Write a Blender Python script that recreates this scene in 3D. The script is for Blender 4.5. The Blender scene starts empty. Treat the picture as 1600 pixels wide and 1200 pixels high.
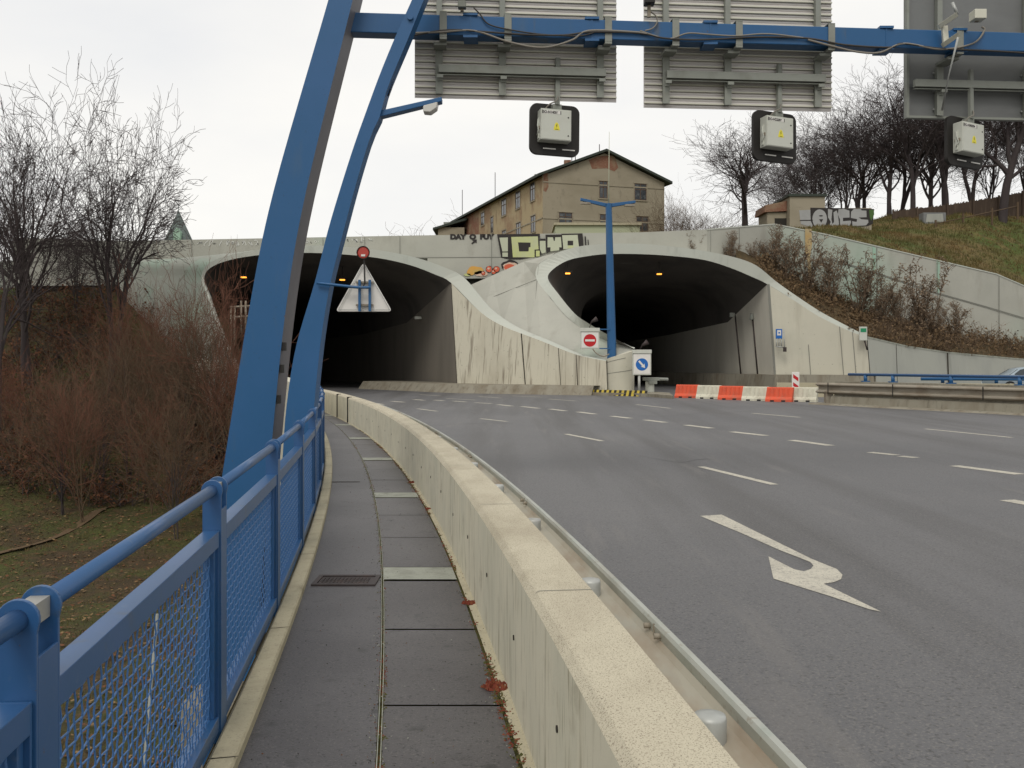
import bpy, math, random
import numpy as np
from mathutils import Vector, Matrix
R = math.radians
sc = bpy.context.scene
COL = sc.collection
# ------------------------------------------------------------------ camera
F = 1556.0; HZ = 565.0; CH = 1.8          # focal length in photo pixels, horizon row, eye height
cam_d = bpy.data.cameras.new('camera'); cam = bpy.data.objects.new('camera', cam_d); COL.objects.link(cam)
cam.location = (0, 0, CH); cam.rotation_euler = (R(90), 0, 0)
cam_d.sensor_width = 36; cam_d.lens = 36*F/1600; cam_d.shift_y = -35/1600
cam_d.clip_start = 0.05; cam_d.clip_end = 3000
sc.camera = cam
# ------------------------------------------------------------------ sky and sun
w = bpy.data.worlds.new('World'); sc.world = w; w.use_nodes = True
nt = w.node_tree; nt.nodes.clear(); N = nt.nodes.new; L = nt.links.new
SUN_EL, SUN_AZ = R(48), R(200)
sky = N('ShaderNodeTexSky'); sky.sky_type = 'NISHITA'; sky.sun_disc = False
sky.sun_elevation = SUN_EL; sky.sun_rotation = SUN_AZ
bg1 = N('ShaderNodeBackground'); bg1.inputs[1].default_value = 0.12; L(sky.outputs[0], bg1.inputs[0])
tc = N('ShaderNodeTexCoord'); mp = N('ShaderNodeMapping'); mp.inputs['Scale'].default_value = (1.0, 1.0, 2.6)
L(tc.outputs['Generated'], mp.inputs[0])
nz = N('ShaderNodeTexNoise'); nz.inputs['Scale'].default_value = 2.2; nz.inputs['Detail'].default_value = 5
L(mp.outputs[0], nz.inputs['Vector'])
cr = N('ShaderNodeValToRGB'); cr.color_ramp.elements[0].position = .33; cr.color_ramp.elements[1].position = .62
cr.color_ramp.elements[0].color = (.86, .86, .86, 1); cr.color_ramp.elements[1].color = (1.0, .975, .925, 1)
L(nz.outputs[0], cr.inputs[0])
bg2 = N('ShaderNodeBackground'); bg2.inputs[1].default_value = 1.04; L(cr.outputs[0], bg2.inputs[0])
mx = N('ShaderNodeMixShader'); mx.inputs[0].default_value = .93
L(bg1.outputs[0], mx.inputs[1]); L(bg2.outputs[0], mx.inputs[2])
wo = N('ShaderNodeOutputWorld'); L(mx.outputs[0], wo.inputs[0])
sd = bpy.data.lights.new('sun', 'SUN'); sd.energy = 1.4; sd.angle = R(25); sd.color = (1, .96, .9)
so = bpy.data.objects.new('sun', sd); COL.objects.link(so)
so.rotation_euler = (R(90)-SUN_EL, 0, R(-14))     # overcast glow from behind the camera
sc.view_settings.view_transform = 'Standard'; sc.view_settings.look = 'None'
sc.view_settings.gamma = 1; sc.view_settings.exposure = 0.0
sc.cycles.max_bounces = 6; sc.cycles.diffuse_bounces = 5; sc.cycles.glossy_bounces = 2
sc.cycles.transmission_bounces = 3; sc.cycles.use_denoising = True

# ------------------------------------------------------------------ helpers
def P(px, py, d): return Vector(((px-800)/F*d, d, CH+(HZ-py)/F*d))
def G(px, py, z=0.0):
    d = (CH-z)*F/(py-HZ); return Vector(((px-800)/F*d, d, z))
class MB:
    def __init__(s): s.v = []; s.f = []; s.m = []; s.s = []
    def add(s, vs, fs, mi=0, smooth=False):
        b = len(s.v); s.v += [tuple(v) for v in vs]
        for f in fs: s.f.append([b+i for i in f]); s.m.append(mi); s.s.append(smooth)
        return s
    def box(s, x0, x1, y0, y1, z0, z1, mi=0, M=None):
        vs = [Vector(p) for p in ((x0,y0,z0),(x1,y0,z0),(x1,y1,z0),(x0,y1,z0),(x0,y0,z1),(x1,y0,z1),(x1,y1,z1),(x0,y1,z1))]
        if M is not None: vs = [M @ v for v in vs]
        return s.add(vs, [(0,3,2,1),(4,5,6,7),(0,1,5,4),(1,2,6,5),(2,3,7,6),(3,0,4,7)], mi)
    def prism(s, poly, vec, mi=0):
        n = len(poly); a = [Vector(p) for p in poly]; b = [p+Vector(vec) for p in a]
        return s.add(a+b, [tuple(range(n)), tuple(range(2*n-1, n-1, -1))]+[(i, i+n, (i+1) % n+n, (i+1) % n) for i in range(n)], mi)
    def poly(s, pts, mi=0): return s.add(pts, [tuple(range(len(pts)))], mi)
    def tube(s, pts, r, n=8, mi=0, caps=True, smooth=True):
        pts = [Vector(p) for p in pts]; k = len(pts)
        rs = list(r) if isinstance(r, (list, tuple)) else [r]*k
        vs = []; prev = None
        for i, p in enumerate(pts):
            t = (pts[min(i+1, k-1)]-pts[max(i-1, 0)])
            t = t.normalized() if t.length > 1e-9 else Vector((0,0,1))
            if prev is None:
                a = Vector((0,0,1)) if abs(t.z) < .9 else Vector((1,0,0)); u = t.cross(a).normalized()
            else:
                u = (prev-t*prev.dot(t))
                u = u.normalized() if u.length > 1e-6 else t.orthogonal().normalized()
            prev = u; q = t.cross(u)
            for j in range(n):
                an = 2*math.pi*j/n; vs.append(p+(u*math.cos(an)+q*math.sin(an))*rs[i])
        fs = [(i*n+j, i*n+(j+1) % n, (i+1)*n+(j+1) % n, (i+1)*n+j) for i in range(k-1) for j in range(n)]
        s.add(vs, fs, mi, smooth)
        if caps:
            b = len(s.v)-len(vs)
            s.f.append([b+j for j in range(n-1, -1, -1)]); s.m.append(mi); s.s.append(False)
            s.f.append([b+(k-1)*n+j for j in range(n)]); s.m.append(mi); s.s.append(False)
        return s
    def strip(s, A, B, mi=0, smooth=False):
        n = len(A)
        return s.add(list(A)+list(B), [(i, i+1, n+i+1, n+i) for i in range(n-1)], mi, smooth)
    def grid(s, rows, mi=0, smooth=False):
        m = len(rows); n = len(rows[0])
        return s.add([p for r in rows for p in r], [(i*n+j, i*n+j+1, (i+1)*n+j+1, (i+1)*n+j) for i in range(m-1) for j in range(n-1)], mi, smooth)
    def disc(s, c, nrm, r, th, n=24, mi=0):
        c = Vector(c); nrm = Vector(nrm).normalized()
        return s.tube([c-nrm*th/2, c+nrm*th/2], r, n, mi)
    def split(s, name, mats, parent):
        par = list(range(len(s.v)))
        def fd(a):
            while par[a] != a: par[a] = par[par[a]]; a = par[a]
            return a
        for f in s.f:
            for i in f[1:]: par[fd(i)] = fd(f[0])
        gr_ = {}
        for k, f in enumerate(s.f): gr_.setdefault(fd(f[0]), []).append(k)
        out = []
        for ks in gr_.values():
            mb = MB(); idx = {}
            for k in ks:
                g = []
                for i in s.f[k]:
                    if i not in idx: idx[i] = len(mb.v); mb.v.append(s.v[i])
                    g.append(idx[i])
                mb.f.append(g); mb.m.append(s.m[k]); mb.s.append(s.s[k])
            out.append(mb.build(name, mats, parent))
        return out
    def build(s, name, mats, parent=None, bevel=0, loc=None):
        me = bpy.data.meshes.new(name)
        o0 = Vector(loc) if loc is not None else None
        vs = s.v if o0 is None else [(v[0]-o0.x, v[1]-o0.y, v[2]-o0.z) for v in s.v]
        me.from_pydata(vs, [], s.f)
        if not isinstance(mats, (list, tuple)): mats = [mats]
        for m in mats: me.materials.append(m)
        me.polygons.foreach_set('material_index', s.m); me.polygons.foreach_set('use_smooth', s.s)
        me.update(); me.validate()
        o = bpy.data.objects.new(name, me); COL.objects.link(o)
        if o0 is not None: o.location = o0
        if parent: o.parent = parent
        if bevel:
            b = o.modifiers.new('bevel', 'BEVEL'); b.width = bevel; b.segments = 2; b.limit_method = 'ANGLE'
        return o
def tag(o, label, cat, group=None):
    o['label'] = label; o['category'] = cat
    if group: o['group'] = group
    return o
def thing(name, label, cat, group=None, loc=(0,0,0)):
    o = bpy.data.objects.new(name, None); COL.objects.link(o); o.location = loc; o.empty_display_size = .2
    return tag(o, label, cat, group)
def kind(o, k): o['kind'] = k; return o
def lerp(a, b, t): return a+(b-a)*t
def interp(x, xs, ys): return float(np.interp(x, xs, ys))
def smoothpts(pts, n=4):
    """Catmull-Rom through pts"""
    pts = [Vector(p) for p in pts]; out = []
    for i in range(len(pts)-1):
        p0 = pts[max(i-1, 0)]; p1 = pts[i]; p2 = pts[i+1]; p3 = pts[min(i+2, len(pts)-1)]
        for k in range(n):
            t = k/n
            out.append(.5*((2*p1)+(p2-p0)*t+(2*p0-5*p1+4*p2-p3)*t*t+(3*p1-p0-3*p2+p3)*t**3))
    out.append(pts[-1]); return out

# ------------------------------------------------------------------ materials
def mat(name, col, rough=.8, metal=0, spec=.3, layers=(), bump=None, emit=None):
    """layers: (scale(xyz or float), detail, lo, hi, colour, amount[, kind]) noise masks mixed over the base colour"""
    m = bpy.data.materials.new(name); m.use_nodes = True; t = m.node_tree; n = t.nodes; l = t.links
    b = n['Principled BSDF']; b.inputs['Roughness'].default_value = rough; b.inputs['Metallic'].default_value = metal
    b.inputs['Specular IOR Level'].default_value = spec
    b.inputs['Base Color'].default_value = (*col, 1)
    if emit:
        b.inputs['Emission Color'].default_value = (*emit[0], 1); b.inputs['Emission Strength'].default_value = emit[1]
    tcn = n.new('ShaderNodeTexCoord') if (layers or bump) else None
    last = None
    for i, ly in enumerate(layers):
        scl, det, lo, hi, c, amt = ly[:6]
        mpn = n.new('ShaderNodeMapping'); l.new(tcn.outputs['Object'], mpn.inputs[0])
        mpn.inputs['Scale'].default_value = scl if isinstance(scl, tuple) else (scl,)*3
        mpn.inputs['Location'].default_value = (3.7*i, 1.3*i, 2.1*i)
        if len(ly) > 6 and ly[6] == 'vor':
            z = n.new('ShaderNodeTexVoronoi'); z.inputs['Scale'].default_value = 1; l.new(mpn.outputs[0], z.inputs['Vector'])
        else:
            z = n.new('ShaderNodeTexNoise'); z.inputs['Scale'].default_value = 1; z.inputs['Detail'].default_value = det
            z.inputs['Roughness'].default_value = .6; l.new(mpn.outputs[0], z.inputs['Vector'])
        mr = n.new('ShaderNodeMapRange'); mr.inputs['From Min'].default_value = lo; mr.inputs['From Max'].default_value = hi
        mr.inputs['To Min'].default_value = 0; mr.inputs['To Max'].default_value = amt
        l.new(z.outputs[0], mr.inputs['Value'])
        mxn = n.new('ShaderNodeMix'); mxn.data_type = 'RGBA'
        l.new(mr.outputs[0], mxn.inputs[0])
        if last is None: mxn.inputs[6].default_value = (*col, 1)
        else: l.new(last, mxn.inputs[6])
        mxn.inputs[7].default_value = (*c, 1); last = mxn.outputs[2]
    if last is not None: l.new(last, b.inputs['Base Color'])
    if bump:
        scl, strg, dist = bump
        mpn = n.new('ShaderNodeMapping'); l.new(tcn.outputs['Object'], mpn.inputs[0])
        mpn.inputs['Scale'].default_value = scl if isinstance(scl, tuple) else (scl,)*3
        z = n.new('ShaderNodeTexNoise'); z.inputs['Scale'].default_value = 1; z.inputs['Detail'].default_value = 6
        z.inputs['Roughness'].default_value = .65
        l.new(mpn.outputs[0], z.inputs['Vector'])
        bp = n.new('ShaderNodeBump'); bp.inputs['Strength'].default_value = strg; bp.inputs['Distance'].default_value = dist
        l.new(z.outputs[0], bp.inputs['Height']); l.new(bp.outputs[0], b.inputs['Normal'])
    return m
M = {}
M['asphalt'] = mat('asphalt', (.094,.094,.099), .62, spec=.4, layers=[(.12, 4, .35, .7, (.140,.137,.138), .8), ((.9,.05,1), 4, .46, .66, (.070,.068,.068), .85),
     (55, 2, .52, .68, (.20,.19,.175), .65), (38, 2, .55, .7, (.045,.043,.042), .7), ((3,.25,1), 4, .6, .7, (.17,.16,.15), .35)], bump=(110, .5, .006))
M['walk_asphalt'] = mat('walk_asphalt', (.054,.050,.052), .5, spec=.5, layers=[(.8, 5, .4, .65, (.085,.080,.082), .8), (85, 2, .6, .68, (.17,.16,.14), .5), (60, 2, .60, .66, (.012,.011,.010), .8), (5, 5, .60, .70, (.025,.024,.022), .8)], bump=(90, .45, .004))
M['walk_slab'] = mat('walk_slab', (.056,.050,.050), .5, spec=.5, layers=[(1.1, 5, .4, .65, (.083,.077,.076), .8), (75, 2, .6, .68, (.16,.15,.13), .5), (55, 2, .60, .66, (.012,.011,.010), .8), (6, 5, .60, .70, (.022,.021,.019), .8)], bump=(90, .45, .004))
M['paint'] = mat('road_paint', (.50,.47,.39), .7, layers=[(3, 5, .45, .68, (.38,.355,.30), .8), (16, 6, .55, .66, (.20,.19,.17), .6), (70, 3, .56, .64, (.13,.125,.12), .7)], bump=(90, .5, .004))
M['conc_bar'] = mat('concrete_bar', (.30,.31,.26), .8, layers=[(5, 5, .45, .7, (.17,.17,.14), .7), (50, 2, .6, .7, (.12,.12,.1), .5)], bump=(70, .3, .004))
M['conc_kerb'] = mat('concrete_kerb', (.40,.36,.25), .85, layers=[(4, 5, .5, .75, (.26,.23,.16), .7), (60, 2, .58, .7, (.2,.18,.14), .5), ((2,2,2), 4, .62, .75, (.12,.10,.06), .6)], bump=(60, .4, .005))
M['conc_wall'] = mat('concrete_wall', (.62,.58,.45), .85, layers=[((2,2,1.6), 4, .42, .68, (.52,.50,.39), .7), ((13,13,1.6), 6, .55, .72, (.27,.23,.14), .75), ((40,40,2.6), 4, .60, .70, (.22,.185,.11), .6), ((4,4,4), 5, .58, .72, (.33,.29,.20), .6)], bump=(50, .25, .004))
M['conc_top'] = mat('concrete_coping', (.50,.455,.345), .9, layers=[((4,1.6,2), 5, .42, .66, (.40,.355,.265), .75), ((1.2,.9,1), 4, .55, .7, (.33,.29,.21), .6), (190, 2, .57, .63, (.14,.115,.085), .8), (80, 3, .60, .68, (.20,.165,.12), .6)], bump=(130, .5, .005))
M['portal'] = mat('portal_concrete', (.385,.38,.33), .85, layers=[(.25, 4, .4, .7, (.31,.31,.27), .7), ((.7,.7,.25), 5, .54, .70, (.25,.24,.20), .5), ((.09,.09,.05), 2, .58, .72, (.33,.45,.36), .7), (9, 3, .62, .72, (.28,.28,.24), .5)], bump=(4, .15, .02))
M['flank'] = mat('flank_concrete', (.29,.30,.26), .85, layers=[(.3, 5, .5, .62, (.27,.36,.29), .75), ((.9,.9,.1), 5, .54, .70, (.24,.24,.20), .6), (3, 4, .6, .7, (.33,.44,.36), .5)], bump=(4, .15, .02))
M['portal_lip'] = mat('portal_lip', (.44,.45,.395), .8, layers=[(.4, 4, .45, .7, (.42,.45,.40), .7), ((1.2,1.2,.3), 5, .6, .72, (.30,.31,.27), .5)], bump=(5, .12, .02))
M['wing'] = mat('wing_concrete', (.53,.50,.40), .88, layers=[((.5,.5,.2), 4, .50, .72, (.38,.34,.26), .6), ((4.5,4.5,.07), 3, .56, .68, (.19,.16,.12), .8), ((12,12,.3), 4, .60, .70, (.22,.19,.14), .5), (7, 2, .70, .76, (.08,.07,.05), .8)], bump=(6, .2, .02))
M['wing_clean'] = mat('wing_concrete_pale', (.53,.505,.41), .88, layers=[((.9,.9,.1), 5, .56, .72, (.33,.30,.23), .55), ((.3,.3,.3), 4, .5, .72, (.43,.42,.34), .6), (7, 2, .71, .77, (.1,.09,.07), .8)], bump=(6, .2, .02))
M['lining'] = mat('sooty_shaded_lining', (.11,.10,.088), .95, layers=[((.4,.4,.1), 4, .45, .7, (.05,.048,.045), .7)], bump=(5, .15, .02))  # soot tone, with the darkness inside the tunnels also put into the colour
M['kerb_dirty'] = mat('kerb_dirty', (.25,.23,.18), .9, layers=[((1.2,1.2,.3), 5, .45, .65, (.16,.13,.09), .8), ((5,5,.8), 4, .55, .7, (.1,.085,.06), .6)], bump=(15, .3, .01))
M['retain'] = mat('retaining_concrete', (.33,.335,.295), .88, layers=[((.5,.5,.1), 4, .5, .7, (.27,.275,.25), .7), ((2,2,.2), 4, .6, .72, (.2,.2,.18), .5)], bump=(5, .15, .02))
M['joint'] = mat('dark_joint', (.035,.03,.022), .95)
M['joint_soft'] = mat('panel_joint', (.19,.19,.165), .95)
M['moss'] = mat('moss', (.07,.075,.02), .95, layers=[(40, 3, .45, .65, (.12,.08,.03), .8)])
M['blue'] = mat('blue_paint', (.012,.086,.215), .45, spec=.45, layers=[(.9, 5, .45, .72, (.020,.095,.24), .7), ((3,3,.6), 5, .56, .72, (.045,.10,.18), .6), (25, 3, .66, .74, (.012,.045,.11), .5), ((2.2,2.2,.35), 6, .63, .70, (.07,.085,.10), .7), (9, 5, .715, .735, (.10,.05,.03), .85)], bump=(18, .08, .004))
M['blue_rail'] = mat('blue_rail_paint', (.016,.078,.200), .36, spec=.6, layers=[(3, 5, .45, .7, (.026,.085,.23), .7), (30, 3, .62, .72, (.05,.105,.21), .6), (26, 5, .70, .72, (.09,.05,.035), .8), (7, 5, .62, .70, (.05,.07,.10), .5)], bump=(40, .06, .002))
M['wire'] = mat('wire_blue', (.045,.13,.31), .4, spec=.5)
M['galv'] = mat('galvanised', (.42,.43,.41), .5, .35, layers=[(6, 5, .45, .7, (.30,.31,.29), .7), (1.5, 3, .5, .7, (.24,.21,.17), .5)])
M['rail_galv'] = mat('guardrail_steel', (.40,.41,.37), .55, .25, layers=[((3,1,3), 5, .45, .68, (.25,.22,.17), .75), ((9,3,9), 4, .52, .7, (.30,.34,.30), .6), (20, 4, .6, .72, (.2,.13,.07), .5)])
M['rust_shelf'] = mat('rusty_shelf', (.37,.345,.28), .7, .1, layers=[((3,.8,3), 5, .48, .68, (.24,.17,.11), .75), ((8,3,8), 4, .5, .7, (.31,.31,.27), .6)])
M['old_steel'] = mat('weathered_steel', (.27,.24,.19), .7, .1, layers=[((2,1,4), 5, .45, .68, (.17,.13,.09), .75)])
M['alu'] = mat('sign_back', (.60,.57,.55), .5, .2, layers=[((1.5,1,5), 4, .45, .7, (.50,.47,.45), .6)])
M['alu_ridge'] = mat('sign_ridge', (.56,.55,.46), .5, .2)
M['greypost'] = mat('grey_bracket', (.24,.25,.22), .6, .1, layers=[(5, 4, .5, .7, (.18,.18,.15), .6)])
M['greypanel'] = mat('grey_panel', (.17,.175,.17), .6, layers=[((1,1,2.5), 5, .45, .72, (.12,.12,.12), .6)])
M['black'] = mat('black_plastic', (.018,.016,.014), .55)
M['cable'] = mat('cable_rubber', (.05,.045,.04), .6)
M['cable_g'] = mat('cable_grey', (.22,.20,.17), .6)
M['encl'] = mat('enclosure_grey', (.50,.51,.45), .5, layers=[(4, 4, .5, .75, (.42,.42,.36), .5)])
M['yellow'] = mat('sticker_yellow', (.70,.62,.06), .5)
M['white'] = mat('white_plate', (.66,.64,.60), .5, layers=[(3, 4, .5, .75, (.55,.53,.5), .6)])
M['red'] = mat('sign_red', (.45,.015,.02), .45)
M['redlamp'] = mat('red_lamp', (.38,.03,.015), .25, spec=.6)
M['signblue'] = mat('sign_blue', (.015,.12,.40), .45)
M['barr_r'] = mat('barrier_red', (.66,.10,.045), .6, layers=[(3, 4, .45, .7, (.46,.09,.05), .7), ((4,4,1.5), 5, .56, .7, (.28,.15,.10), .6)])
M['barr_w'] = mat('barrier_white', (.58,.56,.45), .6, layers=[(3, 4, .45, .7, (.42,.40,.31), .7), ((4,4,1.5), 5, .56, .7, (.25,.22,.17), .6)])
M['ylw'] = mat('kerb_yellow', (.45,.34,.05), .7, layers=[(6, 4, .5, .7, (.25,.2,.06), .7)])
M['dark'] = mat('dark_grime', (.03,.027,.022), .9)
M['bark'] = mat('bark', (.050,.040,.040), .95, layers=[((4,4,1), 4, .45, .7, (.07,.06,.055), .7)])
M['twig'] = mat('twig', (.055,.043,.042), .95)
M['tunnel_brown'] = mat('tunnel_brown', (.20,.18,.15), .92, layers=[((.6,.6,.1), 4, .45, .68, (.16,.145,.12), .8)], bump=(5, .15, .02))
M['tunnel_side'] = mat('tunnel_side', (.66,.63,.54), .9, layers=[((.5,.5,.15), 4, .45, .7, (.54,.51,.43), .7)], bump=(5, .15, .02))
M['legside'] = mat('bare_leg_side', (.20,.19,.20), .5, .2, layers=[(1.2, 4, .45, .7, (.15,.14,.15), .7)])
M['twig_red'] = mat('twig_red', (.13,.058,.037), .95)
M['twig_brn'] = mat('twig_brown', (.10,.068,.042), .95)
M['shrubstem'] = mat('shrub_stem', (.15,.105,.07), .95)
M['leafpale'] = mat('pale_leaf', (.20,.13,.06), .95)
M['weed'] = mat('dry_weed', (.16,.105,.055), .95)
M['dryleaf'] = mat('dry_leaf', (.13,.055,.025), .9)
M['seed'] = mat('seed_head', (.22,.16,.105), .9)
M['soil'] = mat('valley_ground', (.052,.036,.017), .95, layers=[(.16, 5, .42, .54, (.050,.056,.012), .85), (.6, 5, .5, .64, (.060,.072,.015), .7), (3, 4, .5, .66, (.10,.055,.026), .7), (14, 3, .50, .64, (.020,.014,.009), .8), (22, 3, .64, .72, (.22,.16,.09), .6)], bump=(3, .8, .15))
M['hillgrass'] = mat('hill_grass', (.12,.09,.033), .95, layers=[((.10,.16,.3), 5, .44, .58, (.062,.095,.018), .9), (.5, 5, .5, .65, (.17,.105,.045), .7), (2.5, 4, .5, .66, (.05,.035,.018), .7), (9, 3, .55, .7, (.10,.10,.03), .6)], bump=(4, .7, .2))
M['bank'] = mat('bank_soil', (.075,.052,.025), .95, layers=[(.5, 5, .45, .62, (.055,.042,.020), .8), (4, 4, .5, .66, (.12,.08,.035), .7)], bump=(4, .7, .15))
M['grass'] = mat('grass_blades', (.085,.085,.025), .95, layers=[(.25, 3, .42, .6, (.14,.09,.035), .85)])
M['path'] = mat('dirt_path', (.10,.065,.035), .95, layers=[(2, 4, .5, .7, (.08,.055,.03), .7)])
M['plaster'] = mat('plaster', (.30,.264,.195), .92, layers=[((.12,.12,.2), 5, .48, .66, (.23,.20,.14), .8), ((.5,.5,.25), 5, .6, .68, (.15,.13,.095), .6), (3, 3, .6, .72, (.22,.19,.14), .6)], bump=(8, .2, .03))
M['plaster_side'] = mat('crumbling_plaster', (.38,.305,.185), .92, layers=[((.16,.16,.22), 6, .48, .60, (.24,.14,.085), .75), ((.9,.9,.3), 5, .55, .66, (.20,.13,.08), .7), (2, 4, .6, .7, (.42,.36,.25), .5)], bump=(6, .3, .04))
M['brick'] = mat('brick', (.20,.095,.06), .95, layers=[((5,5,14), 2, .5, .6, (.27,.16,.11), .7), ((.7,.7,.7), 5, .46, .62, (.27,.21,.135), .75)], bump=(12, .4, .03))
M['roof'] = mat('roof_dark', (.035,.045,.035), .7, layers=[((.6,.6,.6), 4, .5, .7, (.05,.055,.04), .7)])
M['wframe'] = mat('window_frame', (.10,.065,.045), .7)
M['pane'] = mat('window_pane', (.03,.035,.04), .15, spec=.6, layers=[(2, 3, .5, .6, (.12,.13,.13), .6)])
M['copper'] = mat('slate_spire', (.10,.12,.115), .7, layers=[((1,1,3), 4, .5, .7, (.16,.22,.18), .7)])
M['palegreen'] = mat('pale_green_wall', (.38,.40,.27), .8)
M['gsilver'] = mat('graffiti_silver', (.32,.32,.31), .6, layers=[(.6, 4, .45, .7, (.24,.24,.23), .7)])
M['gblack'] = mat('graffiti_black', (.028,.024,.022), .7)
M['ggreen'] = mat('graffiti_green', (.47,.50,.22), .7, layers=[(.6, 4, .45, .65, (.42,.44,.30), .8)])
M['gpale'] = mat('graffiti_pale', (.44,.46,.34), .7)
M['gorange'] = mat('graffiti_orange', (.60,.32,.07), .7, layers=[(1.2, 4, .45, .65, (.42,.36,.14), .8)])
M['gred'] = mat('graffiti_red', (.62,.12,.06), .7)
M['gpink'] = mat('graffiti_peach', (.62,.45,.34), .7)
M['gwhite'] = mat('graffiti_white', (.62,.62,.58), .7)
M['gdkgreen'] = mat('graffiti_dark_green', (.06,.12,.03), .7)
M['ochre'] = mat('ochre_stain', (.40,.32,.18), .9, layers=[(1.2, 4, .45, .65, (.42,.27,.10), .7)])
M['mint'] = mat('mint_paint', (.30,.44,.34), .9)
M['carpaint'] = mat('car_paint', (.30,.36,.40), .3, .3, spec=.6)
M['glass'] = mat('car_glass', (.02,.03,.035), .08, spec=.7)
M['rubber'] = mat('rubber', (.02,.02,.02), .8)
M['lampglow'] = mat('sodium_lamp', (.9,.5,.1), .5, emit=((1,.34,.04), 2.6))
M['lens'] = mat('lamp_lens', (.55,.54,.50), .3)
M['fence'] = mat('brown_fence', (.065,.045,.032), .9, layers=[((3,3,.5), 4, .5, .66, (.11,.08,.055), .7)])
M['sedum'] = mat('red_stonecrop', (.16,.035,.02), .9, layers=[(30, 3, .5, .65, (.22,.08,.03), .7)])
M['seal'] = mat('crack_sealant', (.045,.043,.042), .6, layers=[(3, 4, .45, .6, (.085,.082,.08), .8)])
M['iron'] = mat('cast_iron', (.05,.04,.038), .6, .3, layers=[(12, 4, .5, .7, (.09,.06,.05), .7)])
M['doorbrown'] = mat('brown_panel', (.16,.10,.055), .8)

# ------------------------------------------------------------------ terrain heights
CP = [(-8,20,-6),(-14,20,-6),(-3,10,-6.2),(-3,30,-6),(-15,35,-6),(-19,38,-6),(-10,42,-5.5),(-18,50,-4.6),(-14.5,50,-3.4),(-12.7,45,-4.6),
      (-16.5,56,-.8),(-22,60,2.4),(-26.7,62,4.4),(-33,70,8.2),(-31,60,2),(-38.6,75,8),(-24.7,48,-3.0),(-36,50,-.6),(-50,60,3),(-60,80,9),(-45,40,-4.4),
      (-60,30,-4),(-30,20,-6.5),(-90,50,2),(-100,100,8),(0,0,-6.5),(-40,0,-7),(20,0,-6.5),(20,45,-6.5),(40,20,-6.5),(5,50,-6),(-7,50,-6),
      (-30,80,9),(-20,70,8.9),(-24,66.5,7.2),(0,68,8.9),(0,90,9),(10,110,9),(12,75,9.2),(-40,120,9),(-100,200,9),(0,200,9),(50,200,18),(120,200,22),
      (18.3,71,11.0),(22.1,71.5,10.4),(27.5,72.5,9.4),(35.3,74,7.8),(38.5,75,6.6),(45.8,77,4.5),(60,82,4),
      (33.9,88,13.5),(48.8,95,15.4),(39.6,88,13.9),(25.7,80,12.6),(23,90,13.2),(24,84,12.9),(60,120,20),(40,120,16.0),(25,120,12.5),(80,95,15),(120,100,14),(14,90,9.5),(58,100,16.5)]
_c = np.array(CP, float)
def _tps(r2): return np.where(r2 > 1e-9, .5*r2*np.log(np.maximum(r2, 1e-9)), 0)
_n = len(_c); _d2 = ((_c[:,None,:2]-_c[None,:,:2])**2).sum(-1)
_A = np.zeros((_n+3, _n+3)); _A[:_n,:_n] = _tps(_d2)+np.eye(_n)*2.0; _A[:_n,_n] = 1; _A[:_n,_n+1:] = _c[:,:2]; _A[_n,:_n] = 1; _A[_n+1:,:_n] = _c[:,:2].T
_w = np.linalg.solve(_A, np.concatenate([_c[:,2], np.zeros(3)]))
def HT(x, y):
    x = np.atleast_1d(np.asarray(x, float)); y = np.atleast_1d(np.asarray(y, float))
    r2 = (x[:,None]-_c[None,:,0])**2+(y[:,None]-_c[None,:,1])**2
    return _tps(r2) @ _w[:_n]+_w[_n]+x*_w[_n+1]+y*_w[_n+2]
def hz(x, y):
    return float(HT(x, y)[0])
def ripple(x, y): return .12*np.sin(x*.9+y*.35)*np.cos(y*.7-x*.2)+.07*np.sin(x*2.3-y*1.7)
# lower valley (passes beneath the bridge)
def xb(y): return interp(y, [-40, 49, 52, 56, 62, 67], [25, 25, -8, -15.8, -17.5, -20])
ys = np.linspace(-40, 66.4, 110); ss = np.concatenate([np.linspace(0, 60, 80), np.linspace(62, 140, 30)])
rows = []
for y in ys:
    x = xb(y)-ss; z = HT(x, np.full_like(x, y)); z = np.clip(z, -9, 12)
    if y < 52: z = np.where(x > -9, np.minimum(z, -4.5), z)
    z = z+ripple(x, y)
    rows.append([(a, y, b) for a, b in zip(x, z)])
m = MB(); m.grid(rows, smooth=True); kind(m.build('valley_ground', M['soil']), 'structure')
# dirt path down in the valley
cen = smoothpts([(-26, 33, 0), (-20.5, 38, 0), (-18.6, 42.5, 0), (-18.2, 47, 0), (-16, 49, 0)], 6)
A = []; B = []
for p in cen:
    A.append((p.x-.2, p.y, hz(p.x-.2, p.y)+float(ripple(p.x-.2, p.y))+.03)); B.append((p.x+.2, p.y, hz(p.x+.2, p.y)+float(ripple(p.x+.2, p.y))+.06))
m = MB(); m.strip(A, B, smooth=True); kind(m.build('dirt_path', M['path']), 'structure')
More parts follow.
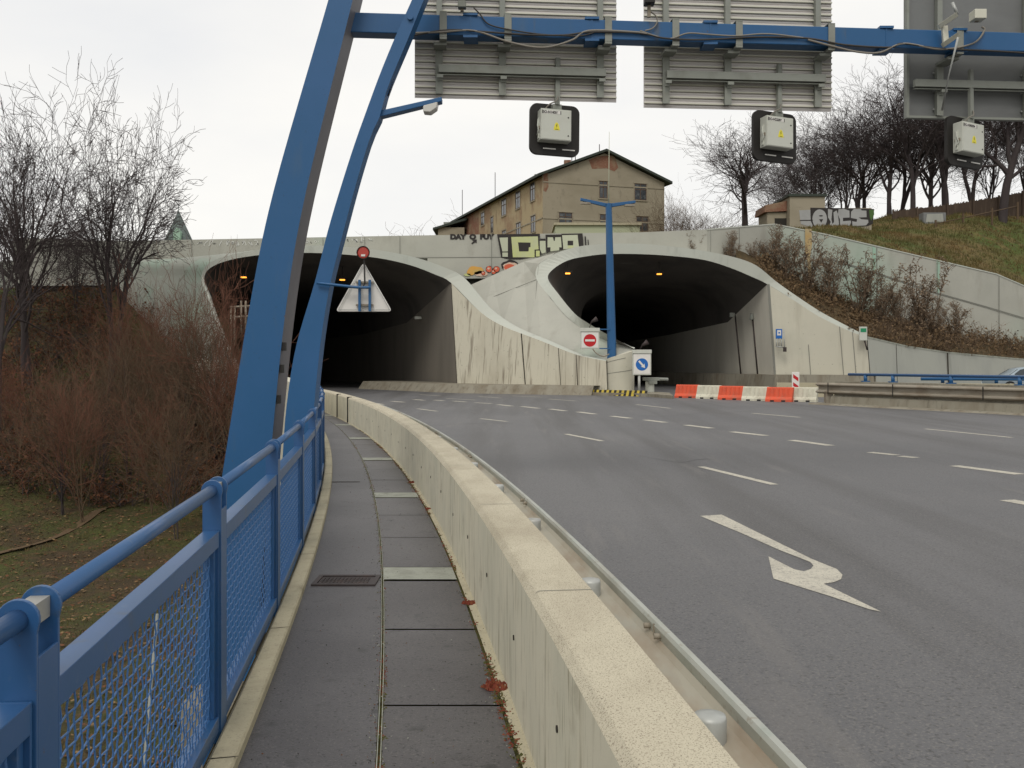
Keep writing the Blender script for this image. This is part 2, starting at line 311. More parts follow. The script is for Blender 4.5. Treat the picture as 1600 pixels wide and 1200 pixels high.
# upland behind the portal walls
def yb(x): return interp(x, [-150, -26, 14, 18.5, 22.3, 35.5, 38.6, 46, 60, 160], [66.2, 66.2, 66.5, 69.9, 70.6, 72.9, 73.4, 75.4, 79, 90])
xs = np.concatenate([np.linspace(-150, -32, 24), np.linspace(-30, 62, 93), np.linspace(65, 160, 20)])
ts = np.concatenate([np.linspace(0, 60, 70), np.linspace(63, 260, 30)])
rows = []
for t in ts:
    y = np.array([yb(x)+t for x in xs]); z = np.clip(HT(xs, y), 2, 26)
    z = z+ripple(xs, y)*min(1, t/3)
    z = np.where((xs > -24) & (xs < 18) & (y < 95), np.maximum(z, 8.8), z)
    rows.append([(a, b, c) for a, b, c in zip(xs, y, z)])
m = MB(); m.grid(rows, smooth=True); kind(m.build('hillside', M['hillgrass']), 'structure')
# distant ground out to the horizon
m = MB(); m.box(-2500, 2500, -2500, 2500, -12, -10); kind(m.build('ground', M['soil']), 'structure')

# ------------------------------------------------------------------ bridge deck, walkway
def inner(d): return -.711-.088*d-.0030*d*d          # inner edge of the outer kerb
def face(d): return .5256-.0871*d-.00357*d*d-.02     # walkway face of the concrete wall
def off(fn, d, o):                                   # offset sideways along the local normal (positive = to the road)
    e = .05; t = Vector((fn(d+e)-fn(d-e), 2*e)).normalized()
    return fn(d)+t.y*o, d-t.x*o
WZ = .15
dd = [-3+i*.6 for i in range(0, 95)]
dd = [d for d in dd if d < 52]
def frac(d, f): return lerp(inner(d), face(d)+.02, f)
road = MB()
def road_left(d): return face(d)+.2 if d < 52 else interp(d, [52, 58, 72, 110, 175], [-15, -16.5, -23, -40, -48])
rr = [-12+i*1.5 for i in range(0, 126)]
A = [(road_left(d), d, 0) for d in rr]; B = [(60 if d < 66 else 20, d, 0) for d in rr]
A2 = A; rows = []
for a, b in zip(A, B): rows.append([(lerp(a[0], b[0], k/12), a[1], 0) for k in range(13)])
road.grid(rows); kind(road.build('road', M['asphalt']), 'structure')
m = MB(); m.box(59.9, 140, -12, 63, -.3, -.004); kind(m.build('far_road', M['asphalt']), 'structure')
# deck body: slab edge below the kerb
m = MB()
prof = [(-.15, WZ-.02), (-.15, -.55), (.35, -.75), (1.0, -.9), (9, -.95)]
rows = []
for d in dd: rows.append([Vector((*off(inner, d, o), z)) for o, z in prof])
m.grid(rows, 0); kind(m.build('bridge_deck_edge', M['conc_kerb']), 'structure')
wk = MB()
wk.strip([(inner(d), d, WZ) for d in dd], [(frac(d, .455), d, WZ) for d in dd], 0)
wk.strip([(inner(d)-.02, d, WZ-.03) for d in dd], [(face(d)+.05, d, WZ-.03) for d in dd], 2)   # bed seen in the joints
# cover slabs with joints and pale bars
bars = [3.2+4.55*i for i in range(-1, 9)]
def cell(d0, d1, f0, f1, z, mi):
    n = 3; ds = [lerp(d0, d1, i/n) for i in range(n+1)]
    wk.strip([(frac(d, f0), d, z) for d in ds], [(frac(d, f1), d, z) for d in ds], mi)
    wk.strip([(frac(d, f1), d, z) for d in ds], [(frac(d, f1), d, z-.04) for d in ds], mi)
rnd = random.Random(4)
for i, b in enumerate(bars):
    cell(b-.22, b+.22, .475, .93, WZ+.004, 1)
    e = b+.24; L3 = (4.55-.48)/3
    for k in range(3):
        cell(e+k*L3, e+(k+1)*L3-.022, .475, .93, WZ+rnd.uniform(-.003, .003), 3)
wk.strip([(frac(d, .945), d, WZ-.005) for d in dd], [(face(d)+.03, d, WZ+.012) for d in dd], 4)
kind(wk.build('walkway', [M['walk_asphalt'], M['conc_bar'], M['moss'], M['walk_slab'], M['conc_kerb']]), 'structure')
m = MB()
for dj in (13.6,):
    m.strip([(frac(dj, t/6), dj+.02*math.sin(t), WZ+.004) for t in range(0, 3)], [(frac(dj, t/6), dj+.07, WZ+.004) for t in range(0, 3)])
for f in (.458, .47):
    m.strip([(frac(d, f), d, WZ+.006) for d in dd], [(frac(d, f)+.004, d, WZ+.006) for d in dd], 1)
kind(m.build('walkway_joint', [M['joint'], M['conc_bar']]), 'structure')
# outer kerb
kb = MB(); rows = []
for d in dd: rows.append([Vector((*off(inner, d, o), z)) for o, z in [(.004, WZ-.04), (-.002, WZ+.035), (-.012, WZ+.045), (-.105, WZ+.04), (-.12, WZ+.025), (-.122, -.3)]])
kb.grid(rows)
for i in range(0, 40):
    dj = 1.9+i*2.1+.3*math.sin(i*3.)
    a = Vector((*off(inner, dj, .004), WZ+.047)); b = Vector((*off(inner, dj, -.12), WZ+.042)); kb.strip([a, b], [a+Vector((0,.007,0)), b+Vector((.004,.009,0))], 1)
kind(kb.build('walkway_kerb', [M['conc_kerb'], M['joint']]), 'structure')
# moss along the joints (uncountable)
rnd = random.Random(8); ms = MB()
def clump(mb, c, r, n, mi, h=1.0, rg=rnd):
    for _ in range(n):
        a = rg.uniform(0, 6.28); q = r*math.sqrt(rg.random()); p = Vector(c)+Vector((q*math.cos(a), q*math.sin(a), 0))
        s = r*rg.uniform(.12, .3); hh = s*h*rg.uniform(.6, 1.6); b = rg.uniform(0, 6.28)
        t = [p+Vector((s*math.cos(b+k*2.09), s*math.sin(b+k*2.09), 0)) for k in range(3)]
        top = p+Vector((rg.uniform(-s, s)*.5, rg.uniform(-s, s)*.5, hh))
        mb.add(t+[top], [(0,1,3),(1,2,3),(2,0,3)], mi)
for i in range(1700):
    d = 2+rnd.random()**1.5*22
    if math.sin(d*1.7)+math.sin(d*.6) < -.4 and rnd.random() < .8: continue
    side = rnd.random() < .45
    x = frac(d, .466) if side else frac(d, .938)
    clump(ms, (x+rnd.uniform(-.008, .008), d, WZ-.002), rnd.uniform(.014, .032) if side else rnd.uniform(.016, .042), 7, 0 if rnd.random() < .62 else 1, .6)
kind(tag(ms.build('joint_moss', [M['moss'], M['sedum']]), 'moss and litter filling the joints between walkway slabs', 'moss'), 'stuff')
for (px, py, r, lb) in ((735,942,.055,'small red stonecrop tuft at the footing, third slab back'), (775,1073,.07,'red stonecrop tuft nearest the camera at the foot of the pale wall'),
                    (648,754,.07,'far red stonecrop tuft at the foot of the pale wall'), (672,795,.05,'rust red stonecrop patch between the far and the middle tufts')):
    m = MB(); g = G(px, py, WZ); clump(m, (0,0,0), r, 90, 0, .9)
    o = m.build('stonecrop_plant', M['sedum']); o.location = g; tag(o, lb, 'plant', 'stonecrop tufts in the slab joint')

# drain cover
dc = thing('drain_cover', 'cast iron drain cover set in the walkway asphalt beside the kerb', 'drain cover')
m = MB(); x0 = inner(7.5)+.06; x1 = frac(7.5, .44)
for (a, b, c, e) in ((x0, x1, 7.32, 7.36), (x0, x1, 7.62, 7.66), (x0, x0+.035, 7.36, 7.62), (x1-.035, x1, 7.36, 7.62)): m.box(a, b, c, e, WZ-.02, WZ+.012)
m.build('frame', M['iron'], dc)
m = MB(); m.box(x0+.035, x1-.035, 7.36, 7.62, WZ-.02, WZ+.004)
k = 0
xx = x0+.05
while xx < x1-.06:
    for yy in (7.375, 7.42, 7.465, 7.51, 7.555): m.box(xx, xx+.018, yy, yy+.028, WZ+.004, WZ+.010)
    xx += .028
m.build('lid', M['iron'], dc)

# ------------------------------------------------------------------ concrete wall between walkway and road
cw = thing('concrete_wall', 'long pale concrete wall with dark streaks between walkway and road', 'wall')
TZ = .83
wd = [d for d in dd]
m = MB()
m.grid([[Vector((*off(face, d, o), z)) for o, z in [(0, 0), (0, TZ-.035)]] for d in wd], 0)
m.grid([[Vector((*off(face, d, o), z)) for o, z in [(.27, TZ-.012), (.275, TZ-.03), (.275, -.1)]] for d in wd], 0)
m.build('body', M['conc_wall'], cw)
m = MB(); m.grid([[Vector((*off(face, d, o), z)) for o, z in [(0, TZ-.035), (.028, TZ-.006), (.04, TZ), (.265, TZ), (.27, TZ-.012)]] for d in wd], 0)
m.build('coping', M['conc_top'], cw)
m = MB()
for dj in (1.7, 4.2, 6.75, 9.3, 11.9, 14.45, 17.1, 19.8):
    q = [Vector((*off(face, dj, o), z)) for o, z in [(-.002, TZ-.05), (.027, TZ-.004), (.04, TZ+.002), (.15, TZ+.0025), (.266, TZ+.002), (.273, TZ-.012), (.278, TZ-.1)]]
    m.strip(q, [p+Vector((0, .007, 0)) for p in q])
m.split('coping_joint', M['joint_soft'], cw)
m = MB()
for dj in (14.5, 20.1, 25.5, 31):
    a = Vector((*off(face, dj, -.003), 0)); t = Vector((inner(dj+.01)-inner(dj), .01, 0)).normalized()
    m.strip([a+Vector((0,0,WZ)), a+Vector((0,0,TZ-.03))], [a+t*.014+Vector((0,0,WZ)), a+t*.014+Vector((0,0,TZ-.03))])
m.split('joint', M['joint'], cw)
m = MB(); d = 2.2; k = 0
while d < 27:
    c = Vector((*off(face, d, -.002), .5+.02*math.sin(k*2.2))); m.disc(c, (1, .15, 0), .013, .006, 12); d += 1.28; k += 1
m.split('tie_hole', M['joint'], cw)
# gap with dark post near the far end
m = MB()
for dj in (27.0, 29.5):
    x, y = off(face, dj, 0); m.box(x-.02, x+.1, y-.05, y+.05, WZ, TZ+.012)
m.split('expansion_gap', M['dark'], cw)

# ------------------------------------------------------------------ steel guard rail behind the wall
gr = thing('guard_rail', 'galvanised steel guard rail with rusty inner shelf along the near road edge', 'guard rail')
gd = [d for d in [0.2+i*.5 for i in range(110)] if d < 50]
def gpt(d, o, z): return Vector((*off(face, d, o), z))
m = MB(); m.grid([[gpt(d, o, z) for o, z in [(.47,.738), (.478,.752), (.500,.752), (.508,.742), (.508,.60), (.56,.55), (.56,.50), (.508,.45), (.508,.33)]] for d in gd])
m.grid([[gpt(d, o, z) for o, z in [(.47,.738), (.474,.70)]] for d in gd])
m.build('beam', M['rail_galv'], gr)
m = MB(); m.grid([[gpt(d, o, z) for o, z in [(.474,.70), (.455,.682), (.40,.668), (.345,.672), (.315,.66), (.31,.50)]] for d in gd]); m.build('shelf', M['rust_shelf'], gr)
for i in range(14):
    d = 1.09+i*1.84
    m = MB(); c = gpt(d, .372, 0); m.tube([c, c+Vector((0,0,.735)), c+Vector((0,0,.748)), c+Vector((0,0,.752))], [.050, .050, .046, .02], 24); m.build('post', M['galv'], gr)
for i in range(8):
    d = 3.95+i*3.68
    m = MB()
    for e in (-.08, .08):
        for zz in (.718,): m.disc(gpt(d+e, .462, zz), (1,0,0), .012, .03, 8)
    a = gpt(d, .472, .745); b = gpt(d, .470, .70); t = Vector((inner(d+.01)-inner(d), .01, 0)).normalized()
    m.strip([a, b], [a+t*.012-Vector((.004,0,0)), b+t*.012-Vector((.004,0,0))])
    m.split('splice_bolts', M['old_steel'], gr)

# ------------------------------------------------------------------ blue railing
rl = thing('bridge_railing', 'blue steel railing with wire mesh panels curving along the walkway edge', 'railing')
def railp(d): x, y = off(inner, d, -.162); return Vector((x, y, 0))
posts = [railp(.07)]; dcur = .07; SP = 2.20
while len(posts) < 15:
    d = dcur+SP
    for _ in range(6):
        q = railp(d); e = (q-posts[-1]).length-SP; d -= e
    posts.append(railp(d)); dcur = d
# prototypes in local frame: y along rail, x towards the road
def rounded_plate(mb, y, th, w=.080, top=1.235, r=.046, bot=-.35):
    pts = [Vector((w/2, y, bot)), Vector((w/2, y, top-.03))]
    pts += [Vector((r*math.cos(a), y, top+r*math.sin(a))) for a in [R(-20+i*220/16) for i in range(17)]]
    pts += [Vector((-w/2, y, top-.03)), Vector((-w/2, y, bot))]
    mb.prism(pts, (0, th, 0))
pm = MB(); rounded_plate(pm, -.075, .012); rounded_plate(pm, .063, .012); pm.box(.032, .040, -.063, .063, -.35, 1.15)
bx_ = MB(); bx_.box(-.022, .022, -.030, .062, 1.21, 1.258); bx_.tube([(0, -.062, 1.235), (0, -.03, 1.235)], .018, 12)
hr = MB(); hr.tube([(0, .076, 1.235), (0, SP-.076, 1.235)], .0245, 20)
fr = MB(); y0, y1 = .09, SP-.09
for (z0, z1) in ((.99, 1.06), (.185, .25)): fr.box(-.034, .034, y0, y1, z0, z1)
fr.box(-.02, .02, y0, y0+.035, .25, .99); fr.box(-.02, .02, y1-.035, y1, .25, .99)
fr.box(-.034, .034, y0-.012, y0, .185, 1.06); fr.box(-.034, .034, y1, y1+.012, .185, 1.06)
wm = MB(); pit = .043; pith = .055; yy = y0+.05; i = 0
zz0, zz1 = .24, 1.0
while yy < y1-.04:
    pts = []; z = zz0; j = 0
    while z < zz1: pts.append((.0026*(1 if (i+j) % 2 else -1), yy, z)); z += pit; j += 1
    wm.tube(pts, .0031, 5, caps=False); yy += pith; i += 1
z = zz0+.03; i = 0
while z < zz1-.01:
    pts = []; yy = y0+.03; j = 0
    while yy < y1-.02: pts.append((.0026*(-1 if (i+j) % 2 else 1), yy+.02, z)); yy += pith; j += 1
    wm.tube(pts, .0031, 5, caps=False); z += pit; i += 1
protos = {}
for i, p in enumerate(posts):
    nxt = posts[i+1] if i+1 < len(posts) else p+(p-posts[i-1])
    a = math.atan2(-(nxt-p).x, (nxt-p).y)
    def put(key, mb, mt, par, bev=0):
        if key not in protos: o = mb.build(key, mt, par, bev); protos[key] = o
        else: o = protos[key].copy(); COL.objects.link(o); o.parent = par
        return o
    o = put('post', pm, M['blue_rail'], rl, .002); o.location = p; o.rotation_euler = (0,0,a)
    if i < 8: o = put('bolt_box', bx_, M['galv'], rl); o.location = p; o.rotation_euler = (0,0,a)
    if i+1 < len(posts):
        o = put('handrail', hr, M['blue_rail'], rl); o.location = p; o.rotation_euler = (0,0,a)
        o = put('panel_frame', fr, M['blue_rail'], rl, .002); o.location = p; o.rotation_euler = (0,0,a); fo = o
        o = put('wire_mesh', wm, M['wire'], fo); o.location = (0,0,0); o.rotation_euler = (0,0,0)

# ------------------------------------------------------------------ road markings
rm = MB()
def gp(px, py, z=.004): return G(px, py, z)
def dash(a, b, wid=.13):
    a = gp(*a); b = gp(*b); t = (b-a).normalized(); n = Vector((-t.y, t.x, 0))*wid/2
    k = max(2, int((b-a).length/.6))
    rm.strip([a.lerp(b, i/k)+n for i in range(k+1)], [a.lerp(b, i/k)-n for i in range(k+1)])
for a, b in [((1095,729),(1210,757)), ((884,678),(941,689)), ((751,654),(792,658.5)), ((652,638.5),(683,642.5)), ((587,630),(600,632)),
             ((1175,645.5),(1250,652)), ((1446,670),(1581,683.5)), ((994,632),(1048,638)), ((857,623.5),(900,626.5)), ((748,619.5),(784,622)), ((656,616.5),(688,618.5)),
             ((800,618.4),(848,620.5)), ((697,622.5),(743,625.0))]: dash(a, b, .14)
for a, b in [((1573,781),(1640,793)), ((1491,727.5),(1594,741)), ((1236,687.5),(1298,696)), ((1143,674.5),(1197,680.5)), ((1072,664),(1112,669)),
             ((1008,656),(1040,660)), ((955,650),(985,653.5)), ((903,643.5),(930,647)), ((859,639),(884,642)), ((815,635),(842,638)), ((778,632),(800,634.5)),
             ((742,629),(768,630.5)), ((708,626.5),(728,628)), ((678,625),(694,626.2)), ((646,624),(663,625.5)), ((612,627),(632,628.5))]: dash(a, b, .24)
for a, b in [((1359,706.5),(1402,711)), ((1406,712.5),(1432,715))]: dash(a, b, .22)
AR = [(1094,806),(1127.5,804),(1269,873.5),(1307.5,889),(1316.5,898),(1314,905),(1303,909.5),(1287,912),(1377,955.6),(1359,952),(1296,931),(1208.5,904),(1206,893),(1200.6,869),(1240,889),(1256,892.6),(1267,889),(1271,883.6),(1266,878),(1217.5,859),(1161,834)]
rm.poly([gp(x, y) for x, y in AR])
kind(rm.build('road_markings', M['paint']), 'structure')
# fine cracks and patches on the road
m = MB(); rnd = random.Random(3)
for pts in ([(640,665),(700,664),(760,661),(800,662)], [(1010,622),(1080,644),(1200,640)], [(1000,712),(1060,722),(1110,717),(1160,735)], [(930,640),(1020,650),(1100,645)]):
    q = smoothpts([G(x, y, .003) for x, y in pts], 6); q = [p+Vector((rnd.uniform(-.03,.03), rnd.uniform(-.05,.05), 0)) for p in q]
    m.strip(q, [p+Vector((.0, .035, 0)) for p in q])
for pts in ([(1440,640),(1500,648),(1560,652),(1600,655)],):
    q = smoothpts([G(x, y, .003) for x, y in pts], 8); q = [p+Vector((rnd.uniform(-.02,.02), rnd.uniform(-.02,.02), 0)) for p in q]
    m.strip(q, [p+Vector((.010, .008, 0)) for p in q])
kind(m.build('road_crack', M['seal']), 'structure')
for nd in M['asphalt'].node_tree.nodes:
    if nd.type == 'MAPPING' and abs(nd.inputs['Scale'].default_value[1]-.05) < .001: nd.inputs['Rotation'].default_value = (0, 0, R(-17))

# ------------------------------------------------------------------ tunnel portals
def lipsolid(mb, I, O, th, mi=0):
    """front band between inner and outer curves + returns of depth th"""
    mb.strip(O, I, mi, False)
# left portal
LI = [(380,592,54),(360,548,56),(340,500,58),(327,462,59.5),(319,437,60.5),(328,419,60.5),(360,406,60.5),(410,398,60.5),(470,395,60.5),(530,397,60.5),(590,403,60.5),(640,414,60.5),(680,429,60.5),(705,442,60.3),
      (750,487,59),(787,510,57.8),(844,532,56.3),(900,554,54.8),(947,564,54)]
LO = [(377,594,54),(357,549,56),(337,501,58),(324,463,59.5),(315,436,60.5),(323,414,60.5),(354,400,60.5),(406,390,60.5),(470,384,60.5),(530,385,60.5),(592,391,60.5),(648,402,60.5),(695,418,60.5),(727,436,60.3),
      (767,482,59),(808,511,57.8),(862,534,56.3),(908,554,54.8),(948,563,54)]
def curve3(L, n=4): return smoothpts([P(*p) for p in L], n)
I3 = curve3(LI); O3 = curve3(LO)
NS = 13*4      # index of the mouth's right-hand corner
lp = thing('tunnel_portal', 'left tunnel mouth with flared pale concrete rim', 'tunnel', 'tunnel mouths')
m = MB(); m.strip(O3, I3); m.strip([p+Vector((0,.8,0)) for p in I3[NS:]], I3[NS:]);
m.strip(O3, [p+Vector((.0,.0,0))+Vector((0, max(.6, 66.3-p.y) if 6*4 <= i <= 12*4 else .7, .05)) for i, p in enumerate(O3)])
m.build('rim', M['portal_lip'], lp)
# outer skin on the left side
SK = [(300,680,57),(268,600,60),(232,540,62),(196,470,64),(176,430,66),(190,408,66),(240,406,66),(300,404,66),(360,404,66)]
Lo = [P(*p) for p in LO[:9]]
S3 = smoothpts([P(*p) for p in SK], 4); Lo3 = smoothpts(Lo, 4)
rows = [Lo3]; rows.append([a.lerp(b, .5)+Vector((0,-.15,0)) for a, b in zip(Lo3, S3)]); rows.append(S3)
m = MB(); m.grid(rows, smooth=True)
m.build('flank', M['flank'], lp)
# wing wall to the right of the left mouth
wt = I3[NS:]
def wbot(p, lean=.25, z=0.0):
    return Vector((p.x*1.0, p.y-.1, z))
BT = [(715,59.4),(758,58.3),(795,57.2),(850,55.9),(903,54.7),(949,53.8)]
WT = [P(*LI[i]) for i in range(13, 19)]
wtop = smoothpts(WT, 4); wb = smoothpts([Vector(((x-800)/F*d, d, 0)) for x, d in BT], 4)
m = MB(); m.grid([wtop, [a.lerp(b, .5) for a, b in zip(wtop, wb)], wb])
m.build('wing_wall', M['wing'], lp)
m = MB()
for x, t in ((0, .0), (2, .55), (3, .5), (4, 0)):
    i = x*4+int(t*4); i = min(i, len(wtop)-2); a = wtop[i]; b = wb[i]; n = Vector((-.02,-.03,0))
    wj = .06 if x == 2 else .03; m.strip([a+n, b+n], [a+n+Vector((wj,-.012,0)), b+n+Vector((wj,-.012,0))])
m.split('wall_joint', M['joint'], lp)
# lining
def section(xl, xr, y, top, n):
    """n points from the lower left over the crown to the lower right"""
    w_ = xr-xl; out = []
    for k in range(n):
        t = k/(n-2)
        if t < .32: out.append(Vector((xl, y, lerp(0, top*.62, t/.32))))
        elif t > 1: out.append(Vector((xr, y, 0)))
        else:
            a = math.pi*(1-(t-.32)/.68); out.append(Vector((xl+w_/2+w_/2*math.cos(a), y, top*.62+top*.38*math.sin(a)**.7)))
    return out
mouth = [Vector((I3[0].x, I3[0].y, 0))]+I3[:NS+1]+[Vector((wb[0].x, wb[0].y, 0))]
n = len(mouth)
# parametrize section to align crown points
def remap(mouth, xl, xr, y, top):
    s = section(xl, xr, y, top, n); return s
secs = [mouth, section(-20.2, -7.4, 70, 7.3, n), section(-25.5, -12.6, 84, 6.6, n), section(-42, -29, 120, 6.2, n), section(-66, -53, 170, 6.2, n)]
def finer(secs, n=4):
    out = []
    for a, b in zip(secs[:-1], secs[1:]):
        for k in range(n): t = k/n; out.append([p.lerp(q, t) for p, q in zip(a, b)])
    out.append(secs[-1]); return out
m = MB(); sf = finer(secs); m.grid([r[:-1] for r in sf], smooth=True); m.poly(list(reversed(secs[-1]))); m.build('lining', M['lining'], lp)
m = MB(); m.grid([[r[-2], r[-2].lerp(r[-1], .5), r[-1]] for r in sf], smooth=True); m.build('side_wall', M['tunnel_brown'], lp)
# right portal
RI = [(991,545,54),(950,523,55.5),(919,505,57),(897,489,58.5),(873,460,60.5),(856,435,62),(865,420,62.5),(887,407,63),(913,401,63.5),(948,397,64),(1000,397,64),(1050,400,64.3),(1100,406,64.6),(1140,418,65),(1176,433,65.3),(1199,444,65.5),
      (1240,469,65),(1277,493,64.3),(1322,515,63.3),(1354,527,62.6)]
RO = [(992,543,54.2),(962,536,55.8),(925,522,57.3),(888,497,58.8),(860,465,60.8),(838,436,62.3),(842,413,62.8),(868,396,63),(905,385,63.5),(948,381,64),(1000,381,64),(1050,385,64.3),(1100,392,64.6),(1148,402,65),(1182,415,65.3),(1213,440,65.5),
      (1247,464,65),(1284,488,64.3),(1327,511,63.3),(1355,525,62.6)]
rp = thing('tunnel_portal', 'right tunnel mouth with arched rim and sweeping cone wall', 'tunnel', 'tunnel mouths')
I4 = curve3(RI); O4 = curve3(RO); NR = 15*4
m = MB(); m.strip(O4, I4)
m.strip(O4, [p+Vector((0, .8 if (i < 24 or i > 56) else max(.8, 66.6-p.y), .03)) for i, p in enumerate(O4)])
m.build('rim', M['portal_lip'], rp)
T = [P(*p) for p in [(722,451,65.5),(770,430,65),(818,409,64.5),(839,437,62.3),(860,466,60.8),(889,498,58.8),(925,523,57.3),(962,537,55.8),(992,544,54.2)]]
Bm = [P(*p) for p in [(735,470,62.5),(757,488,61.5),(785,508,60),(826,532,58.6),(845,541,57.8),(870,549,57),(900,558,56),(925,564,55.2),(950,570,54.3)]]
m = MB(); m.strip(T, Bm); m.build('cone_wall', M['portal'], rp)
# sliver between cone crest and rim
m = MB(); q = [P(818,409,64.5), P(842,413,62.8)*1, P(838,436,62.3)]
m.add([P(818,409,64.5), P(842,412,62.8), P(868,395,63), P(839,437,62.3)], [(0,1,3),(0,2,1)])
m.strip([P(818,409,64.5), P(868,395,63)], [P(818,409,64.5)+Vector((0,1.8,0)), P(868,395,63)+Vector((0,3,0))]); m.build('cone_crest', M['portal'], rp)
m = MB()
def seam(mb, a, b, wd_, n=Vector((0,-.03,0)), mi=0):
    a = Vector(a)+n; b = Vector(b)+n; t = (b-a).normalized(); s = t.cross(Vector((0,1,0))).normalized()*wd_/2
    mb.strip([a-s, b-s], [a+s, b+s], mi)
seam(m, P(839,438,62.25), P(833,534,58.5), .05); seam(m, P(755,470,63.0), P(838,437,62.3), .04)
m.split('seam', M['joint_soft'], rp)
# rounded nose
m = MB(); c = P(969,600,54.3); top = []; bot = []
for k in range(13):
    a = math.pi+math.pi*k/12; x = c.x+.78*math.cos(a); y = 54.4+.95*math.sin(a); bot.append(Vector((x, y, .1)))
    top.append(Vector((x, y, lerp(1.88, 2.5, k/12))))
m.grid([top, [a.lerp(b, .5) for a, b in zip(top, bot)], bot], smooth=True); m.poly(top)
m.build('nose', M['wing_clean'], rp)
m = MB(); q = [a.lerp(b, .45)+Vector((0,-.012,0)) for a, b in zip(top, bot)]; m.strip(q, [p+Vector((0,0,.03)) for p in q])
q = [a.lerp(b, .12)+Vector((0,-.012,0)) for a, b in zip(top, bot)][:8]; m.strip(q, [p+Vector((0,0,.03)) for p in q]); m.build('nose_joint', M['joint_soft'], rp)
BR = [(1211,65.4),(1250,64.8),(1287,64.1),(1330,63.2),(1361,62.5)]
w2 = smoothpts([P(*RI[i]) for i in range(15, 20)], 4); b2 = smoothpts([Vector(((x-800)/F*d, d, 0)) for x, d in BR], 4)
m = MB(); m.grid([w2, [a.lerp(b, .5) for a, b in zip(w2, b2)], b2]); m.build('wing_wall', M['wing_clean'], rp)
m = MB()
for i in (0, 6, 11, 13):
    a = w2[i]; b = b2[i]; n_ = Vector((-.02,-.04,0)); hh = .16 if i == 0 else .04
    if i == 6: a = a.lerp(b, .45)
    m.strip([a+n_, b+n_], [a+n_+Vector((hh,-.01,0)), b+n_+Vector((hh,-.01,0))])
m.split('wall_joint', M['joint_soft'], rp)
mouth = [Vector((5.6, 54.4, 0))]+I4[:NR+1]+[Vector((b2[0].x, b2[0].y, 0))]; n = len(mouth)
secs = [mouth, section(5.0, 15.6, 72, 7.5, n), section(4.2, 13.4, 84, 6.6, n), section(2.5, 11.8, 104, 6.2, n), section(-3, 6.5, 140, 6.2, n), section(-12, -2.5, 175, 6.2, n)]
nl = MB(); sf = finer(secs); ci = n-1-0
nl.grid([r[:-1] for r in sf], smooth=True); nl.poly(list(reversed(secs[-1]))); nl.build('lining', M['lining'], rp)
# side wall of the right mouth is its own paler concrete
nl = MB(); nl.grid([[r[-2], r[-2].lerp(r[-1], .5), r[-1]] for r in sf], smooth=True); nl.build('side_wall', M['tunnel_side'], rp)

# ------------------------------------------------------------------ overpass fascia above the mouths
ov = thing('overpass', 'grey concrete overpass parapet painted with graffiti above both tunnel mouths', 'overpass')
FD = 66.0
ft = [(20,371),(180,376.5),(270,375),(640,368),(1000,363),(1105,358.5)]
fm = [(20,409),(180,411),(270,409),(640,403),(1000,401),(1105,399)]
fb = [(20,447),(180,446),(270,444),(640,436),(1000,433),(1105,431)]
A = [P(x,y,FD) for x,y in ft]; B_ = [P(x,y,FD) for x,y in fm]; C_ = [P(x,y,FD) for x,y in fb]
m = MB(); m.strip(A, B_); m.strip(B_, [p+Vector((0,-.08,0)) for p in B_])
for xs_ in ((20,180,270,318), (668,700,760,845)):
    q1 = [P(x, interp(x, [p[0] for p in fm], [p[1] for p in fm]), FD)+Vector((0,-.08,0)) for x in xs_]; q2 = [P(x, interp(x, [p[0] for p in fb], [p[1] for p in fb]), FD)+Vector((0,-.08,0)) for x in xs_]
    m.strip(q1, q2); m.strip(q2, [p+Vector((0,1.48,0)) for p in q2])
m.strip(A, [p+Vector((0,.35,0)) for p in A])
m.strip([p+Vector((0,.35,0)) for p in A], [p+Vector((0,.35,-2)) for p in A])
m.build('fascia', M['portal'], ov)
m = MB()
for xa, xb_, zb_ in ((-36, -21.4, 0), (-5.6, -.6, 0.0)):
    m.poly([(xa, FD+1.4, zb_), (xb_, FD+1.4, zb_), (xb_, FD+1.4, 8.6), (xa, FD+1.4, 8.6)])
m.split("recessed_wall", M["retain"], ov)
m = MB()
for x, lo in ((120,0),(300,0),(505,1),(570,1),(625,1),(768,0),(1110,1),(180,0),(415,1)):
    y0 = interp(x, [p[0] for p in ft], [p[1] for p in ft])+1; y1 = interp(x, [p[0] for p in fm], [p[1] for p in (fm if lo else fb)])
    seam(m, P(x,y0,FD), P(x,y1,FD-.08 if not lo else FD), .035, Vector((0,-.1,0)))
q = [P(x,y,FD) for x,y in fm]; m.strip([p+Vector((0,-.09,.03)) for p in q], [p+Vector((0,-.09,-.03)) for p in q])
m.build('panel_joint', M['joint_soft'], ov)
# --- graffiti
GD = FD-.02
def gpoly(mb, pts, mi, k=0, D=None):
    D = (GD if D is None else D)-.008*k; mb.poly([P(x, y, D) for x, y in pts], mi)
def c7(x, y): return (760+x/8.889, 350+y/8.889)
gm = MB(); K = [M['gblack'], M['ggreen'], M['gpale']]
D2 = FD-.12
Q = lambda *p: [c7(*q) for q in p]
def rect(x0, y0, x1, y1): return Q((x0,y0),(x1,y0),(x1,y1),(x0,y1))
gpoly(gm, Q((148,142),(742,135),(742,330),(790,345),(790,410),(700,450),(480,490),(325,490),(205,465)), 0, 0, D2)
gpoly(gm, Q((180,190),(298,186),(298,380),(222,382)), 2, 1, D2); gpoly(gm, rect(222,396,298,455), 2, 1, D2)
gpoly(gm, Q((345,180),(715,172),(725,352),(668,356),(668,462),(368,462)), 1, 1, D2)
gpoly(gm, Q((440,255),(612,258),(612,320),(590,322),(585,380),(455,380)), 0, 2, D2)
gpoly(gm, Q((740,235),(820,235),(824,395),(770,412),(742,345)), 2, 1, D2); gpoly(gm, rect(688,370,740,450), 1, 2, D2)
